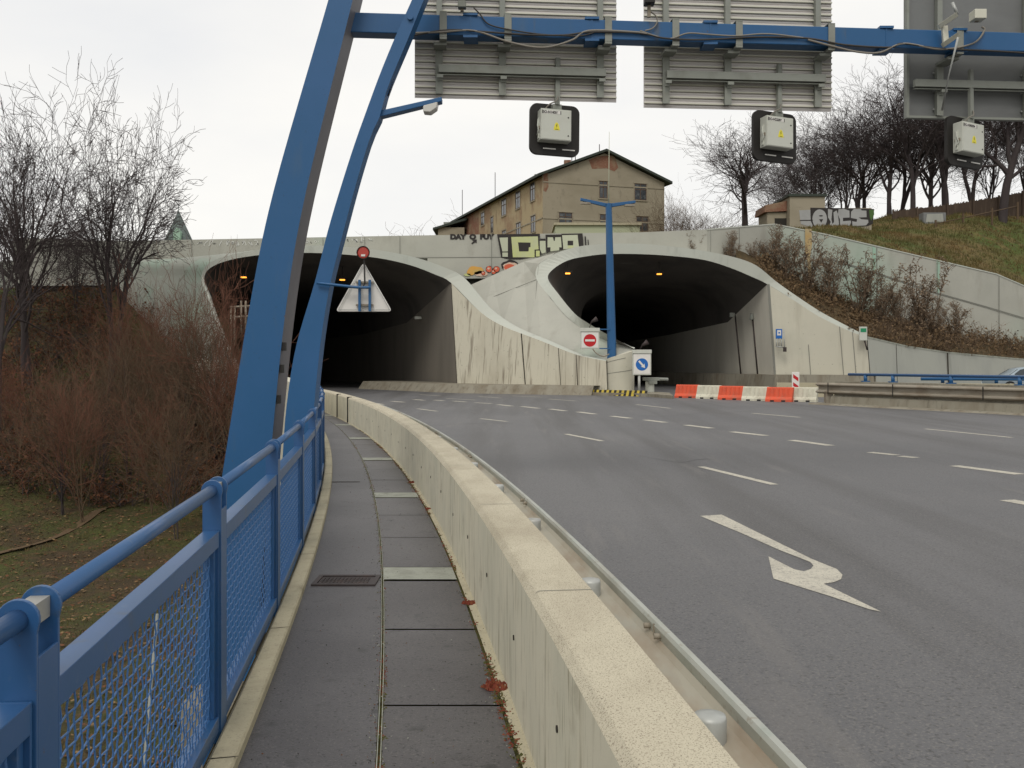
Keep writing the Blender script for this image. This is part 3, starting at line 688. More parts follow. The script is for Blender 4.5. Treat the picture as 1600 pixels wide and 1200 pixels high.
gpoly(gm, Q((745,203),(820,203),(820,232),(745,232)), 0, 1, D2)
gpoly(gm, Q((820,148),(1055,145),(1068,360),(1010,362),(880,385),(835,410)), 0, 0, D2)
gpoly(gm, Q((850,185),(925,185),(935,235),(950,235),(955,185),(1035,182),(1045,325),(1012,322),(1010,365),(890,380),(890,322),(848,325)), 2, 1, D2)
gpoly(gm, Q((1040,135),(1335,130),(1350,300),(1285,316),(1270,150),(1052,156)), 0, 1, D2)
gpoly(gm, Q((1052,156),(1265,150),(1285,316),(1180,340),(1070,350)), 2, 1, D2); gpoly(gm, rect(1128,232,1205,296), 0, 2, D2)
gpoly(gm, rect(1130,300,1208,335), 1, 2, D2)
gpoly(gm, Q((1362,172),(1382,172),(1390,300),(1370,302)), 0, 0, D2); gpoly(gm, Q((1405,218),(1418,218),(1424,298),(1408,298)), 0, 0, D2)
go = gm.build('graffiti', K, ov); go['label'] = 'large pale green block letters outlined in black'
# small black writing
def text(name, s, size, loc, rot, m_, parent=None, ext=0.0, align='LEFT', sx=1, bold=0.0):
    cu = bpy.data.curves.new(name, 'FONT'); cu.body = s; cu.size = size; cu.extrude = ext; cu.align_x = align; cu.offset = bold
    cu.materials.append(m_); o = bpy.data.objects.new(name, cu); COL.objects.link(o); o.location = loc; o.rotation_euler = rot; o.scale = (sx, 1, 1)
    bpy.context.view_layer.update()
    me = bpy.data.meshes.new_from_object(o); q = bpy.data.objects.new(name, me); COL.objects.link(q); q.location = loc; q.rotation_euler = rot; q.scale = (sx, 1, 1)
    bpy.data.objects.remove(o)
    if parent: q.parent = parent
    return q
a = P(703.5, 373.4, FD-.03)
t_ = text('graffiti_words', 'DAY  O  FUY', .43, a, (R(90), 0, R(0)), M['gblack'], ov, .002, sx=1.16, bold=.035); t_['label'] = 'small black words DAY O FUY under the parapet edge'
gm = MB()
def c6(x, y): return (690+x/11.43, 355+y/11.43)
gm.poly([P(*c6(x,y), FD-.03) for x, y in [(540,225),(628,218),(625,288),(600,270),(545,305),(530,285),(570,250)]], 0)
gm.build('graffiti_arrow', [M['gblack']], ov)
gm = MB(); D3 = FD-.12
def blob(mb, cx, cy, rx, ry, mi, k, n=18, j=.12, sd_=1):
    rg = random.Random(sd_); gpoly(mb, [c6(cx+rx*math.cos(6.283*i/n)*(1+rg.uniform(-j,j)), cy+ry*math.sin(6.283*i/n)*(1+rg.uniform(-j,j))) for i in range(n)], mi, k, D3)
blob(gm, 600, 770, 140, 75, 0, 0, sd_=2); blob(gm, 520, 815, 70, 45, 0, 1, sd_=3); blob(gm, 700, 830, 120, 50, 3, 0, sd_=5)
blob(gm, 460, 850, 60, 25, 4, 1, sd_=6); blob(gm, 1230, 690, 160, 105, 2, 1, sd_=7); blob(gm, 1235, 710, 140, 80, 3, 2, sd_=17)
blob(gm, 1210, 720, 100, 62, 1, 3, sd_=8)
for (x, y, r) in ((850,750,62),(980,750,60),(745,822,38),(930,800,45)): blob(gm, x, y, r, r, 2, 2, sd_=x); blob(gm, x, y, r-9, r-9, 1, 3, sd_=x+1); blob(gm, x-10, y-12, r*.35, r*.3, 3, 4, sd_=x+2)
o = gm.build('graffiti_bubbles', [M['gorange'], M['gred'], M['gblack'], M['gpink'], M['ggreen']], ov); o['label'] = 'orange and red bubble graffiti'
# white scrawl
gm = MB(); rg = random.Random(12)
def scrawl(mb, x0, x1, y, h, D, wd_=.045, mi=0):
    x = x0
    while x < x1:
        k = rg.randint(3, 6); pts = [(x+rg.uniform(0, h*.9), y+rg.uniform(-h/2, h/2)) for _ in range(k)]
        q = smoothpts([P(a_, b_, D) for a_, b_ in pts], 4)
        for u, v in zip(q[:-1], q[1:]):
            if (v-u).length > 1e-4: seam(mb, u, v, wd_, Vector((0,0,0)), mi)
        x += h*rg.uniform(.7, 1.2)
scrawl(gm, 308, 415, 380, 9, FD-.03); scrawl(gm, 470, 500, 378, 6, FD-.03, .03); scrawl(gm, 538, 566, 375, 8, FD-.03); scrawl(gm, 566, 582, 374, 5, FD-.03, .03)
gm.build('graffiti_scrawl', M['gwhite'], ov)

# upper retaining wall to the right
uw = thing('retaining_wall', 'tall pale upper retaining wall stepping down below the grassy hill', 'wall')
UT = [(1104,358.6,66.0),(1210,350,69.5),(1290,366,70.2),(1557,428,72.5),(1620,455,73),(1760,500,75)]
ut = [P(*p) for p in UT]
m = MB(); m.strip(ut, [Vector((p.x, p.y, (8.75, 7.9, .5, .5, .5, .5)[i])) for i, p in enumerate(ut)]); m.strip(ut, [p+Vector((0,.35,0)) for p in ut]); m.strip([p+Vector((0,.35,0)) for p in ut], [p+Vector((0,.35,-2)) for p in ut])
m.build('wall_face', M['portal'], uw)
m = MB(); m.strip([p+Vector((0,-.04,.03)) for p in ut], [p+Vector((0,-.04,-.05)) for p in ut]); m.strip([p+Vector((0,-.04,.03)) for p in ut], [p+Vector((0,.38,.03)) for p in ut]); m.build('coping', M['portal_lip'], uw)
def uwd(px):  # depth of the wall at an image column
    for a, b in zip(UT[:-1], UT[1:]):
        if a[0] <= px <= b[0]: return interp(px, [a[0], b[0]], [a[2], b[2]])-.05
    return 72
m = MB()
for x, y0, y1 in ((1155,356,395),(1218,352,440),(1370,385,500),(1465,408,540),(1561,431,545)): seam(m, P(x,y0,uwd(x)), P(x,y1,uwd(x)), .05, Vector((0,-.02,0)))
pts = [(1290,402),(1380,430),(1465,458),(1540,479),(1600,497)]
for a, b in zip(pts[:-1], pts[1:]): seam(m, P(*a, uwd(a[0])), P(*b, uwd(b[0])), .08, Vector((0,-.03,0)))
m.split('joint', M['joint_soft'], uw)
m = MB(); rg = random.Random(5)
e = [(1258,357),(1268,358),(1269,380),(1266,400),(1268,440),(1263,440),(1262,410),(1258,390)]; m.poly([P(x,y,uwd(x)-.03) for x, y in e], 0)
for x, y0, y1, w_ in ((1190,395,432,7),(1366,385,430,2.5),(1178,405,425,5),(1466,405,460,2.5)): m.poly([P(x-w_,y0,uwd(x)-.02), P(x+w_,y0+3,uwd(x)-.02), P(x+w_*.6,y1,uwd(x)-.02), P(x-w_*.7,y1-4,uwd(x)-.02)], 1)
m.split('stain', [M['ochre'], M['mint']], uw)

# lower retaining wall
rw = thing('retaining_wall', 'low grey retaining wall behind the second carriageway', 'wall')
RT = [(1355,526,62.55),(1420,541,64),(1480,550,65.5),(1600,561,68),(1800,566,72)]
rt = [P(*p) for p in RT]
m = MB(); m.strip(rt, [Vector((p.x+.25, p.y-.1, 0)) for p in rt]); m.strip(rt, [p+Vector((0,.35,0)) for p in rt]); m.build('wall_face', M['retain'], rw)
m = MB(); m.strip([p+Vector((0,-.03,.02)) for p in rt], [p+Vector((0,-.03,-.08)) for p in rt]); m.strip([p+Vector((0,-.03,.02)) for p in rt], [p+Vector((0,.4,.02)) for p in rt]); m.build('coping', M['conc_bar'], rw)
m = MB(); seam(m, P(1480,551,65.4), P(1482,605,65.3), .09, Vector((0,-.05,0))); seam(m, P(1400,538,63.5), P(1402,605,63.4), .03, Vector((0,-.05,0))); m.split('joint', M['joint'], rw)
# planted bank
FE = [(1150,404,66.4),(1182,418,66.0),(1213,443,66.0),(1247,467,65.5),(1284,491,64.8),(1327,514,63.8),(1356,527,62.9),(1420,542,64.3),(1480,551,65.8),(1600,562,68.3),(1800,567,72.3)]
BE = [(1150,396,67.6),(1185,408,68.6),(1215,424,69.4),(1262,448,69.9),(1310,470,70.3),(1350,488,70.6),(1385,503,70.9),(1430,517,71.3),(1500,530,71.9),(1610,543,72.8),(1800,556,76)]
fe = smoothpts([P(*p) for p in FE], 4); be = smoothpts([P(*p) for p in BE], 4)
rows = []
for k in range(7):
    t = k/6; rows.append([a.lerp(b, t)+Vector((0,0, math.sin(math.pi*t)*.35+.12*math.sin(i*1.3+k*2))) for i, (a, b) in enumerate(zip(fe, be))])
m = MB(); m.grid(rows, smooth=True); kind(m.build('planted_bank', M['bank']), 'structure')
BANK = rows
# parapets of the carriageway behind and base kerbs
def kerbstrip(name, pts, h, w_=.35, mt=None, slope=.12):
    q = [Vector((p[0], p[1], 0)) for p in pts]; rows = []
    for i, p in enumerate(q):
        t = (q[min(i+1, len(q)-1)]-q[max(i-1, 0)]).normalized(); nrm = Vector((t.y, -t.x, 0))
        rows.append([p, p-nrm*slope*.3+Vector((0,0,h*.3)), p-nrm*slope+Vector((0,0,h)), p-nrm*(slope+w_)+Vector((0,0,h+.01)), p-nrm*(slope+w_)])
    mb = MB(); mb.grid(rows); return kind(mb.build(name, mt or M['kerb_dirty']), 'structure')
lk = [Vector(((x-800)/F*d, d)) for x, d in [(560,66),(620,62.0),(680,58.4),(718,56.7),(800,55.1),(870,53.8),(924,52.9)]]
kerbstrip('tunnel_kerb', lk, .50, 2.3, slope=.35)
rk = [Vector(((x-800)/F*d, d)) for x, d in [(905,130),(960,100),(1030,80),(1110,71.5),(1210,64.7),(1290,63.3),(1365,61.8)]]
kerbstrip('tunnel_kerb', rk, .95, .6)
# traffic island with striped kerb
isl = [(922,617.7),(955,618.4),(985,619),(1010,619.8),(1052,623.2)]
a = [G(x, y) for x, y in isl]; b = [Vector((p.x+.1, p.y+1.6, 0)) for p in a]
m = MB(); up = Vector((0,0,.16)); bb = [Vector((4.0,55.6,0)), Vector((5.2,56,0)), Vector((6.6,57,0)), Vector((7.3,56.6,0)), Vector((8.3,52.5,0))]
m.strip([p+up for p in a], [p+up for p in bb]); m.strip(a, [p+up for p in a], 0)
kind(m.build('traffic_island', M['kerb_dirty']), 'structure')
m = MB(); A0 = G(923,617.6); A1 = G(1010,619.7); k = 22
for i in range(k):
    p = A0.lerp(A1, i/k)+Vector((0,-.02,0)); q = A0.lerp(A1, (i+1)/k)+Vector((0,-.02,0)); h = Vector((0,.12,.30))
    m.add([p, q, q+h+Vector((.08,0,0)), p+h+Vector((.08,0,0)), q+h+Vector((.08,.5,-.02)), p+h+Vector((.08,.5,-.02))], [(0,1,2,3),(3,2,4,5)], i % 2)
kind(m.build('striped_kerb', [M['ylw'], M['dark']]), 'structure')

# abutment wall outside the walkway, left
ab = thing('abutment_wall', 'pale concrete abutment wall dropping into the valley left of the walkway', 'wall')
AT = [(300,560,57.5),(345,570,56),(380,577,54),(430,588.5,42),(452,597,31),(470,606,27)]
at = [P(*p) for p in AT]
m = MB(); m.strip(at, [Vector((p.x, p.y, -2.6)) for p in at]); m.strip(at, [p+Vector((.45,.1,0)) for p in at]); m.strip([p+Vector((.45,.1,0)) for p in at], [Vector((p.x+.45, p.y+.1, 0)) for p in at])
m.build('wall_face', M['wing_clean'], ab)
m = MB(); m.strip([Vector((p.x-.12, p.y-.05, -2.6)) for p in at], [Vector((p.x-.25, p.y-.05, -9)) for p in at]); m.strip([Vector((p.x-.12, p.y-.05, -2.6)) for p in at], [Vector((p.x, p.y, -2.6)) for p in at]); m.build('footing', M['wing'], ab)
# bearing pier under the gantry leg
pr = MB(); pr.box(-3.75, -2.7, 11.2, 13.2, -8, -2.05); tag(pr.build('bridge_pier', M['kerb_dirty'], bevel=.05), 'stained concrete pier below the walkway carrying the gantry leg', 'pier')
pp = MB(); pp.tube([(-2.22, 8.9, -.42), (-1.6, 9.0, -.40)], .06, 14); tag(pp.build('drain_pipe', M['old_steel']), 'stub of grey drain pipe poking out below the walkway kerb', 'pipe')

# ------------------------------------------------------------------ sign gantry
BK = .0885
def bd(x): return 12.3+BK*(x+1.9)          # depth of the gantry beam at world x
def PB(px, py, o=0):                         # pixel to the plane parallel to the beam, o metres behind its axis
    # solve x=(px-800)/F*d, d=bd(x)+o
    k = (px-800)/F; d = (12.3+BK*1.9+o)/(1-BK*k); return P(px, py, d)
gt = thing('sign_gantry', 'blue steel sign gantry with leaning box leg and long beam over the road', 'gantry')
def blade(mb, Lp, Rp, d, th, n=4, side=0):
    def dense(L_):
        q = smoothpts([Vector((x, y, 0)) for x, y in L_], 6); return [p.y for p in q], [p.x for p in q]
    ly, lx = dense(Lp); ry, rx = dense(Rp); yy_ = [lerp(max(ly[0], ry[0]), min(ly[-1], ry[-1]), k/60) for k in range(61)]
    a = [P(interp(y, ly, lx), y, d) for y in yy_]; b = [P(interp(y, ry, rx), y, d) for y in yy_]; v = Vector((0, th, 0))
    mb.strip(b, a, smooth=False); mb.strip([p+v for p in a], [p+v for p in b]); mb.strip(a, [p+v for p in a]); mb.strip([p+v for p in b], b, side)
    mb.poly([a[0], b[0], b[0]+v, a[0]+v]); mb.poly([b[-1], a[-1], a[-1]+v, b[-1]+v])
m = MB(); blade(m, [(536,-90),(513,0),(427,300),(388,490),(354,700),(330,850),(312,960),(302,1070)], [(572,-90),(551,0),(478,300),(447,480),(424,700),(413,850),(403,970),(396,1070)], 12.0, .52, side=1)
o = m.build('leg', [M['blue'], M['legside']], gt, .012)
m = MB()
for y in (540, 575, 623): x = interp(y, [300, 480, 700], [478, 447, 424]); p = P(x+2, y, 12.0); m.box(p.x-.02, p.x+.012, p.y+.02, p.y+.12, p.z-.06, p.z+.04)
m.split('hatch_slot', M['black'], gt)
m = MB(); BZ0, BZ1 = 5.87, 6.115
a0 = Vector((-2.3, bd(-2.3), 0)); a1 = Vector((16, bd(16), 0)); nb = Vector((-BK, 1, 0)).normalized()
q = [a0+Vector((0,0,BZ0)), a1+Vector((0,0,BZ0)), a1+Vector((0,0,BZ1)), a0+Vector((0,0,BZ1))]; m.prism(q, nb*.24)
m.build('beam', M['blue'], gt, .01)
m = MB()
for px in (735, 925, 1110, 1385, 1500):
    p = PB(px, 40); m.box(p.x-.008, p.x+.008, p.y-.006, p.y+.25, BZ0-.005, BZ1+.008)
    for zz in (BZ0-.03, BZ1): m.box(p.x-.09, p.x+.09, p.y-.02, p.y+.26, zz, zz+.03)
m.split('splice_plate', M['blue'], gt)
# far leg of the gantry stands on the other side of the road, out of frame
m = MB(); m.prism([(15.6, bd(15.6)-.05, 0), (16.2, bd(16)-.05, 0), (16.0, bd(16)-.05, 7), (15.7, bd(15.6)-.05, 7)], (0,.34,0)); m.build('leg', M['blue'], gt, .01)

# lighting mast in front of the beam
lm = thing('lighting_mast', 'slender leaning blue mast with street lamp arm beside the gantry leg', 'lighting mast')
m = MB(); blade(m, [(716,-170),(643.5,0),(623,45),(595.5,111),(570,180),(552,231),(531,297),(512.4,360),(492,440),(468,520),(456,575),(446,650),(440,740),(434,830),(428,930),(424,1010)],
                   [(732,-170),(662,0),(639,57),(606,136),(593,183),(579,213),(558.6,279),(537,360),(517,439),(503,520),(494,600),(487,680),(479,760),(474,850),(470,1010)], 11.85, .26)
m.build('pole', M['blue'], lm, .01)
m = MB(); q = [P(592,173,11.9), P(690,151,11.9), P(690,158,11.9), P(594,182,11.9)]; m.prism(q, (0,.16,0)); m.build('lamp_arm', M['blue'], lm, .006)
m = MB(); q = [P(661,164,11.9), P(684,158,11.9), P(682,168,11.9), P(672,175,11.9), P(661,174,11.9)]; m.prism(q, (0,.18,0)); m.build('lamp_head', M['lens'], lm, .01)
m = MB(); p = P(641, 27, 11.84); m.disc(p, (0,1,0), .035, .05, 12); m.build('bolt', M['blue'], lm)
m = MB(); k = 0
while k < 24:
    y = 55+k*4.0; x = interp(y, [0, 78, 184], [661, 625, 594])+1.5; p = P(x, y, 12.0); m.tube([p, p+Vector((.02,.0,-.01))], .007, 6); k += 1
m.tube([P(interp(y, [0, 78, 184], [662, 626, 595])+1, y, 12.0) for y in (10, 40, 78, 110, 150)], .012, 6)
m.build('cable_clip', M['cable'], lm)

# sign backs
def sign_back(label, x0, x1, yb0, yb1, o, posts_, flat=False, brk=()):
    t = thing('road_sign', label, 'road sign', 'large signs on the gantry')
    a = PB(x0, yb0, o); b = PB(x1, yb1, o); zb = (a.z+b.z)/2; zt = 7.9
    u = (b-a); u.z = 0; L_ = u.length; u = u.normalized(); nn = Vector((-u.y, u.x, 0))     # nn points away from the camera
    def loc(s, dpt, z): return Vector((a.x, a.y, 0))+u*s+nn*dpt+Vector((0,0,z))
    m = MB()
    def bx(s0, s1, d0, d1, z0, z1, mi=0): m.add([loc(s0,d0,z0),loc(s1,d0,z0),loc(s1,d1,z0),loc(s0,d1,z0),loc(s0,d0,z1),loc(s1,d0,z1),loc(s1,d1,z1),loc(s0,d1,z1)], [(0,3,2,1),(4,5,6,7),(0,1,5,4),(1,2,6,5),(2,3,7,6),(3,0,4,7)], mi)
    if not flat:
        bx(0, L_, 0, .02, zb, zt, 0)
        z = zb+.012; i = 0
        while z < zt-.03:
            bx(0.002, L_-.002, -.034, -.0005, z+.034, z+.052, 1); bx(.004, L_-.004, -.008, -.0005, z+.004, z+.022, 0) ; z += .0815; i += 1
    else:
        bx(0, L_, 0, .02, zb, zt, 2); bx(0, .035, -.07, -.001, zb, zt, 3); bx(.036, L_, -.07, -.001, zb, zb+.03, 3); bx(L_-.035, L_, -.07, -.001, zb+.031, zt, 3)
    m.build('panel', [M['alu'], M['alu_ridge'], M['greypanel'], M['greypost']], t)
    for px in posts_:
        s = (PB(px, 100, o)-loc(0,0,0)); s = s.x*u.x+s.y*u.y
        m = MB(); bx(s-.035, s+.035, -.10, -.017, zb+.04, BZ0-.10) ; bx(s-.045, s+.045, -.105, -.098, zb+.03, BZ0-.10)
        bx(s-.035, s+.035, -.10, -.017, BZ1+.05, zt); m.build('upright', M['greypost'], t)
        m = MB(); s2 = s+.045
        p = loc(s2, 0, 0); 
        def bb2(s0, s1, d0, d1, z0, z1): m.add([loc(s0,d0,z0),loc(s1,d0,z0),loc(s1,d1,z0),loc(s0,d1,z0),loc(s0,d0,z1),loc(s1,d0,z1),loc(s1,d1,z1),loc(s0,d1,z1)], [(0,3,2,1),(4,5,6,7),(0,1,5,4),(1,2,6,5),(2,3,7,6),(3,0,4,7)], 0)
        bb2(s2-.045, s2+.045, -o-.012, -o-.003, BZ0-.03, BZ1+.03); bb2(s2-.045, s2+.045, -o-.012, -.02, BZ0-.06, BZ0-.031); bb2(s2-.045, s2+.045, -o-.012, -.02, BZ1+.031, BZ1+.045)
        bb2(s-.07, s+.09, -o+.10, -.10, BZ0-.10, BZ0-.062)
        m.build('clamp', M['greypost'], t, .003)
        m = MB(); kz = zb+.13
        while kz < BZ0-.15: m.disc(loc(s-.05, -.022, kz), nn, .012, .02, 8); kz += .245
        m.split('bolt', M['galv'], t)
    # horizontal bracket rail
    m = MB(); r0, r1, zr = brk
    s0 = (PB(r0, 100, o)-loc(0,0,0)); s0 = s0.x*u.x+s0.y*u.y; s1 = (PB(r1, 100, o)-loc(0,0,0)); s1 = s1.x*u.x+s1.y*u.y
    bx(s0, s1, -.19, -.11, zr, zr+.10); bx(s0, s1, -.17, -.12, zr-.028, zr-.018)
    m.build('bracket_rail', M['greypost'], t, .004)
    m = MB()
    for px in posts_:
        s = (PB(px, 100, o)-loc(0,0,0)); s = s.x*u.x+s.y*u.y; bx(s-.03, s+.05, -.20, -.17, zr-.07, zr-.03); bx(s-.02, s+.04, -.12, -.095, zr-.09, zr)
    m.split('bracket_clip', M['greypost'], t)
    return t
sign_back('ribbed back of the left gantry sign, nearest the leaning blue leg', 648, 963, 150, 162, .42, (686, 784, 936), brk=(685, 943, 5.47))
sign_back('ribbed back of the middle gantry sign, between two gaps of sky', 1006, 1299, 165, 177, .42, (1038, 1134, 1274), brk=(1037, 1282, 5.47))
sign_back('smooth dark grey back of the right gantry sign with deep rim', 1413, 1760, 181, 198, .52, (1463, 1600, 1720), flat=True, brk=(1420, 1750, 5.47))

# lane signals
def lane_signal(label, cx, cy, txt, tilt, yaw):
    c = PB(cx, cy, .40); t = thing('lane_signal', label, 'lane signal', 'lane signals hanging under the gantry', loc=c)
    ang = math.atan(BK); t.rotation_euler = (R(-3), R(tilt), ang+R(yaw))
    m = MB(); S = .335; r = .10; pts = []
    for qx, qz, a0 in ((S-r, S-r, 0), (-S+r, S-r, 90), (-S+r, -S+r, 180), (S-r, -S+r, 270)):
        for k in range(7): a = R(a0+k*15); pts.append(Vector((qx+r*math.cos(a), 0, qz+r*math.sin(a))))
    m.prism(pts, (0,.05,0)); m.build('backplate', M['black'], t, .004)
    m = MB(); m.box(-.20, .23, -.21, -.005, -.19, .235); e = m.build('enclosure', M['encl'], t, .006); e.scale = (.95, .75, .95); e.location = (-.045, 0, 0)
    m = MB(); m.box(-.19, .22, -.217, -.2105, -.18, .222); m.build('door', M['encl'], e, .003)
    m = MB()
    for x_ in (.185,):
        for z_ in (.13, -.12): m.disc((x_, -.219, z_), (0,1,0), .010, .008, 10)
    m.split('lock', M['black'], e)
    m = MB(); m.box(-.215, -.2005, -.12, -.07, -.16, .12); m.box(-.212, -.2003, -.17, -.05, -.04, .0, 1); m.tube([(-.215,-.1,.1),(-.225,-.12,.02),(-.215,-.15,-.05),(-.225,-.1,-.12)], .008, 6)
    m.build('hinge_side', [M['encl'], M['old_steel']], e)
    m = MB(); m.box(-.175, .075, -.2195, -.2175, .165, .208); lb = m.build('label_plate', M['white'], e)
    text('label_text', txt, .047, (-.172, -.2205, .170), (R(90),0,0), M['black'], lb, .0004, sx=.93, bold=.002)
    m = MB()
    for x_ in (-.178, .078): m.box(x_-.006, x_+.004, -.2205, -.2196, .163, .21)
    m.split('label_edge', M['black'], lb)
    m = MB(); m.prism([(-.02,-.2178,-.055),(.065,-.2178,-.055),(.065,-.2178,-.03),(.045,-.2178,.035),(.022,-.2178,.055),(0,-.2178,.035),(-.02,-.2178,-.03)], (0,-.0015,0)); st = m.build('warning_sticker', M['yellow'], e)
    m = MB(); m.prism([(.022,-.220,.030),(.014,-.220,.0),(.021,-.220,.002),(.017,-.220,-.025),(.032,-.220,.008),(.025,-.220,.006),(.030,-.220,.030)], (0,-.0006,0)); m.box(.0,.045,-.2206,-.2198,-.045,-.038); m.build('warning_mark', M['black'], st)
    m = MB()
    for x_ in (-.16, .10): m.box(x_, x_+.17, -.012, -.003, -.262, -.247)
    m.split('slot', M['white'], t)
    m = MB(); m.box(-.03, .03, -.12, -.07, .30, 5.72-c.z); m.box(-.06, .06, -.10, -.003, .24, .31); m.build('hanger', M['greypost'], t, .003)
    m = MB(); m.tube(smoothpts([(.0,-.13,.40),(-.03,-.16,.33),(-.12,-.16,.28),(-.17,-.13,.22)], 4), .009, 6); m.build('lead', M['cable_g'], t)
    return t
lane_signal('dark lane signal hanging under the left sign, back box labelled SO-N14006', 867, 203, 'SO-N14006', 1.5, 9)
lane_signal('dark lane signal hanging under the middle sign, back box labelled SO-N22006', 1211, 214, 'SO-N22006', 2, 15)
lane_signal('dark lane signal hanging under the smooth grey right sign', 1508, 223, 'SO-N30004', 3, 20)

# cables along the beam
def cable(name, label, pts, r, mt):
    m = MB(); m.tube(smoothpts([PB(*p) if len(p) == 3 else PB(p[0], p[1], -.03) for p in pts], 6), r, 6, caps=False); return tag(m.build(name, mt), label, 'cable')
cable('cable', 'thick grey cable sagging below the beam under the left sign', [(640,52),(690,50),(740,48),(790,64),(830,73),(860,73),(895,62),(920,48),(990,50),(1010,53)], .013, M['cable_g'])
cable('cable', 'black cable bundle clipped along the underside of the beam', [(636,57),(700,47),(760,50),(820,54),(880,55),(925,50),(1000,52),(1040,60),(1100,62),(1180,58),(1262,60),(1320,70),(1390,74),(1410,68),(1470,76),(1560,80),(1700,90)], .012, M['cable'])
cable('cable', 'grey cable looping down in the sky gap before the right sign', [(1262,62),(1300,72),(1340,81),(1375,82),(1412,68),(1470,77),(1520,68),(1538,48),(1534,42)], .013, M['cable_g'])
cable('cable', 'brown cable swinging below the beam by the middle sign', [(1000,48),(1030,58),(1050,60),(1075,52),(1110,54),(1150,56),(1200,53),(1262,60)], .010, M['cable_g'])
cable('cable', 'pale cable loop over the beam face at the middle sign edge', [(1012,16),(1024,24),(1027,34),(1020,44),(1008,48)], .009, M['cable_g'])
cable('cable', 'thin black cable drooping from the small camera on the beam', [(740,12),(750,22),(764,38),(800,47),(850,54),(905,56),(930,50)], .009, M['cable'])
# small devices on the beam
def device(name, label, px, py, o, s, mt):
    c = PB(px, py, o); t = thing(name, label, 'traffic camera', 'small devices on the gantry beam', loc=c)
    m = MB(); m.box(-s, s, -s*1.6, s*.8, -s*.8, s*.8); m.build('housing', mt, t, .008)
    m = MB(); m.box(-.02, .02, -.02, .02, BZ1-c.z+.031, -s*.8) if c.z-s*.8 > BZ1+.03 else m.tube([(0,-s,-s*.8),(0,-s,-s*1.6)], .02, 8); m.build('stem', M['old_steel'], t)
    return t
device('beam_camera', 'small pale camera box on top of the beam by the left sign', 722, 9, -.05, .05, M['greypost'])
device('beam_camera', 'dark spotlight housing on top of the beam between left and middle signs', 1014, 2, -.05, .065, M['black'])
device('beam_camera', 'beige box hanging in front of the smooth right sign', 1526, 26, -.25, .075, M['alu_ridge'])
t = thing('support_bracket', 'pale steel bracket with tension rod in front of the smooth right sign', 'bracket')
def bar(mb, a, b, w_, th):
    a = Vector(a); b = Vector(b); s = (b-a).normalized().cross(Vector((0,1,0))).normalized()*w_/2; mb.prism([a-s, b-s, b+s, a+s], (0, th, 0))
m = MB(); bar(m, PB(1468,41,-.12), PB(1496,22,-.40), .06, .05); bar(m, PB(1474,70,-.12), PB(1499,53,-.40), .06, .05); bar(m, PB(1477,40,-.14), PB(1479,68,-.14), .07, .05); m.build('arms', M['alu_ridge'], t, .003)
m = MB(); m.tube([PB(1497,58,-.38), PB(1482,120,-.1), PB(1472,172,.2)], [.016,.008,.016], 8); m.tube([PB(1488,4,-.36), PB(1496,22,-.38)], .02, 8); m.build('tension_rod', M['galv'], t)

# triangular warning sign seen from behind
ts = thing('warning_sign', 'back of a white triangular sign with a round red lamp on top', 'warning sign')
m = MB()
V = [P(568,409,11.9), P(524,487,11.9), P(613,487,11.9)]; c = (V[0]+V[1]+V[2])/3; pts = []
for i, v in enumerate(V):
    a = V[i-1]; b = V[(i+1) % 3]; p0 = v+(a-v).normalized()*.055; p1 = v+(b-v).normalized()*.055
    for k in range(6):
        t_ = k/5; pts.append(p0*(1-t_)**2+v*2*t_*(1-t_)+p1*t_*t_)
m.prism(pts, (0,.012,0)); m.build('plate', M['white'], ts, .003)
m = MB(); m.tube([P(566,416,11.88), P(529,484,11.88), P(609,484,11.88), P(571,416,11.88)], .006, 6); m.build('rim', M['galv'], ts)
m = MB()
for x_ in (561.5, 577.5): p = P(x_, 437, 11.82); q = P(x_, 485, 11.82); m.box(p.x-.014, p.x+.014, p.y, p.y+.04, q.z-.01, p.z)
p = P(500,442,11.82); q = P(579,449,11.82); m.tube(smoothpts([P(495,442,11.80), P(540,447,11.78), P(560,449,11.78), P(579,449,11.78)], 4), .017, 10)
m.build('bracket', M['blue'], ts)
m = MB()
for y in (441, 476.5): p = P(556, y, 11.86); q = P(583, y, 11.86); m.box(p.x, q.x, p.y-.0, p.y+.03, p.z-.011, p.z+.011)
m.split('clamp_bar', M['old_steel'], ts)
m = MB(); m.tube([P(569,403,11.80), P(570,442,11.79), P(567,449,11.79), P(540,449,11.79)], .010, 8); m.build('conduit', M['black'], ts)
m = MB(); p = P(568,395,11.8); m.disc(p, (0,1,0), .072, .05, 28); lo = m.build('lamp', M['redlamp'], ts, .012)
m = MB(); m.tube([p+Vector((.074*math.cos(a), -.03, .074*math.sin(a))) for a in [i*math.pi/12 for i in range(25)]], .006, 6, caps=False); m.build('lamp_rim', M['black'], lo)
m = MB(); m.box(p.x-.024, p.x+.024, p.y-.034, p.y-.0255, p.z-.045, p.z-.022); m.build('lamp_label', M['gwhite'], lo)

